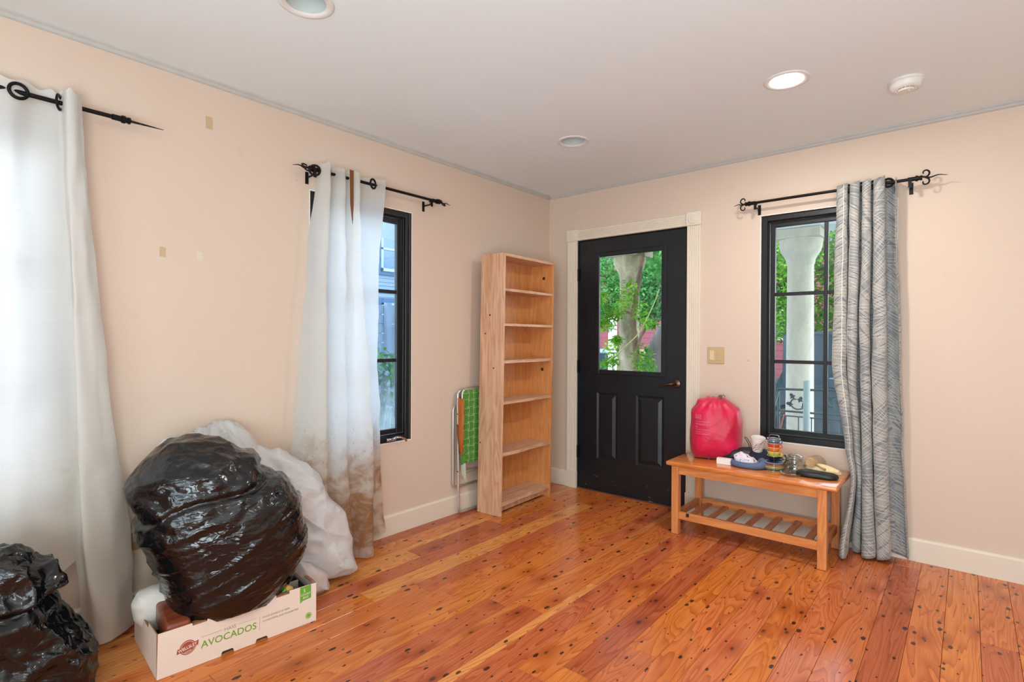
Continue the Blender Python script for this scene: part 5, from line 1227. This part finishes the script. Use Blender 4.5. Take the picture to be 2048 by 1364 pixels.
# climbing vine on the mossy column
vn = thing('climbing_vine', 'woody vine with bright compound leaves twisting around the mossy column', 'vine', (-.45, 2.2, -.1))
b = B(); pts = [(-.36, 2.20, -.1), (-.33, 2.19, .5), (-.30, 2.19, .95), (-.33, 2.18, 1.30), (-.34, 2.18, 1.48), (-.30, 2.18, 1.75), (-.26, 2.2, 2.1), (-.22, 2.2, 2.3)]
tube(b, catmull(pts, 40), [.052-.026*i/39+.004*math.sin(i*1.3) for i in range(40)], 12); obj('stem', b, M_vb, vn, True)
b = B(); tube(b, catmull([(-.31, 2.17, 1.0), (-.24, 2.16, 1.24), (-.18, 2.16, 1.36), (-.28, 2.16, 1.48), (-.45, 2.15, 1.56), (-.56, 2.18, 1.50)], 24), [.020-.008*i/23 for i in range(24)], 10); obj('stem', b, M_vb, vn, True)
b = B(); tube(b, catmull([(-.62, 2.05, .95), (-.40, 2.05, 1.12), (-.20, 2.05, 1.30), (-.03, 2.05, 1.60), (.05, 2.05, 1.80)], 24), .006, 7); obj('tendril', b, mat('pale_tendril', (158, 168, 96), .7), vn, True)
foliage('foliage', [((-.66, 1.95, 1.50), (.16, .14, .16)), ((-.72, 2.0, 1.70), (.12, .12, .12)), ((-.56, 1.95, 1.42), (.10, .1, .10)), ((-.45, 2.05, 1.60), (.10, .08, .14)), ((-.20, 2.1, 1.55), (.10, .1, .14)), ((-.10, 2.1, 1.40), (.08, .06, .05)), ((-.34, 2.05, 1.80), (.12, .08, .14))], 800, .07, M_vl, vn, 8, 3.4)
foliage('foliage', [((-.18, 2.1, 1.00), (.13, .1, .18)), ((-.12, 2.1, .90), (.10, .1, .12)), ((-.70, 2.3, 1.05), (.12, .1, .14)), ((-.68, 2.2, .93), (.10, .1, .07)), ((-.5, 2.05, 1.22), (.05, .04, .04))], 560, .07, M_vl, vn, 9, 3.4)
# low shrubs
def shrub(label, c, r, n, size, m, seed):
    t = thing('shrub', label, 'shrub', (c[0], c[1], -.5), 'garden shrubs'); b = B(); rr = random.Random(seed)
    for k in range(5): tube(b, [(c[0]+rr.uniform(-.05, .05), c[1], -.5), (c[0]+rr.uniform(-.5, .5)*r[0], c[1]+rr.uniform(-.5, .5)*r[1], c[2]+rr.uniform(-.1, .5)*r[2])], .012, 6)
    obj('stems', b, M_bark, t, True); foliage('foliage', [(c, r)], n, size, m, t, seed); return t
shrub('yellowish shrub low in the left of the door glass', (-1.35, 4.2, .75), (.35, .3, .35), 700, .09, leaf_mat('leaves_yellowish', (96, 120, 50), (170, 180, 90), (230, 210, 160)), 11)
shrub('green shrub low in the right of the door glass', (.15, 4.4, .65), (.30, .3, .40), 700, .09, M_lfB, 12)
shrub('dark shrub growing outside the casement window', (-1.45, -.75, .75), (.28, .35, .42), 900, .08, leaf_mat('leaves_dark', (30, 74, 30), (64, 122, 44), (120, 170, 70)), 13)
# white post, red house across the street
tag(bxo('porch_post', (-1.02, 2.75, -.5), (-.93, 2.84, 1.52), M_porch, None, .005), 'slim white fence post at the left edge of the door glass', 'post')
def house(name, label, plane, lo, hi, z0, z1, m, mt, lap, wins, depth=3.0):
    t = thing(name, label, 'house', ((lo[0]+hi[0])/2, (lo[1]+hi[1])/2, z0))
    return t
M_red = mat('dusty_red_siding', (158, 84, 88), .8, var=.06); M_redt = mat('cream_trim', (214, 206, 190), .7)
rh = thing('house', 'dusty red sided house across the street behind the door glass', 'house', (-4.5, 14.5, -.5))
b = B(); box(b, (-10.6, 14.5, -.5), (1.0, 19, 4.2)); obj('wall', b, M_red, rh)
for k in range(24): bxo('siding_board', (-10.6, 14.47, -.45+k*.19), (1.0, 14.5, -.45+k*.19+.183), M_red, rh, .003)
b = B(); prism(b, [(14.4, 4.1), (19.6, 4.1), (17, 6.4)], -10.9, 1.4, 0); obj('roof', b, mat('dark_shingle', (84, 84, 88), .9), rh)
for x in (-9.5, -2.2):
    o = bxo('window_frame', (x, 14.43, 1.2), (x+1.1, 14.48, 2.9), M_redt, rh, .005); bxo('window_pane', (x+.1, 14.42, 1.3), (x+1.0, 14.44, 2.8), mat('far_glass', (70, 84, 96), .1), o, 0)
# pale neighbour house and fence, seen through the casement window
M_sid = mat('pale_blue_siding', (124, 140, 154), .7, var=.03); M_blt = mat('slate_blue_trim', (58, 90, 116), .7, var=.04); M_wt = mat('white_sash', (168, 178, 184), .5, var=.02)
nh = thing('house', 'pale blue clapboard house with white sash windows outside the casement window', 'house', (-15, 8, -.5))
b = B(); box(b, (-18, 5.2, -.5), (-12.03, 14, 5.3)); obj('wall', b, M_sid, nh)
for k in range(46): 
    b = B(); z = -.4+k*.124; prism(b, [(-12.03, z), (-12.0, z), (-12.02, z+.122), (-12.03, z+.122)], 5.2, 14, 1); obj('clapboard', b, M_sid, nh)
b = B(); prism(b, [(-18.4, 5.25), (-11.7, 5.25), (-15, 7.4)], 4.9, 14.3, 1); obj('roof', b, mat('grey_shingle', (120, 128, 136), .9), nh)
def sash_window(y0, y1, z0, z1):
    o = bxo('window_frame', (-12.0, y0-.13, z0-.12), (-11.95, y1+.13, z1+.16), M_blt, nh, .004)
    for (a0, a1, c0, c1) in ((y0, y0+.07, z0, z1), (y1-.07, y1, z0, z1), (y0, y1, z0, z0+.10), (y0, y1, z1-.07, z1), (y0, y1, (z0+z1)/2-.035, (z0+z1)/2+.035)): bxo('sash', (-11.95, a0, c0), (-11.91, a1, c1), M_wt, o, .002)
    bxo('window_pane', (-11.955, y0+.05, z0+.05), (-11.94, y1-.05, z1-.05), mat('far_glass_blue', (104, 128, 156), .12), o, 0)
sash_window(6.98, 7.62, 3.42, 4.90); sash_window(7.0, 7.62, .95, 2.38); sash_window(9.6, 10.3, 3.2, 4.7); sash_window(9.6, 10.3, .95, 2.38)
fc = thing('fence', 'grey horizontal board fence outside the casement window', 'fence', (-5, 1.5, -.5)); M_fb = mat('weathered_fence', (112, 124, 132), .85, var=.18, nscale=6)
for k in range(14): bxo('fence_board', (-5.0, -4.0, -.48+k*.163), (-4.975, 6.0, -.48+k*.163+.150), M_fb, fc, .002)
for y in (-4.0, -2.0, 0.0, 2.0, 4.0, 5.95): bxo('fence_post', (-4.97, y-.05, -.5), (-4.88, y+.05, 1.83), M_fb, fc, .003)
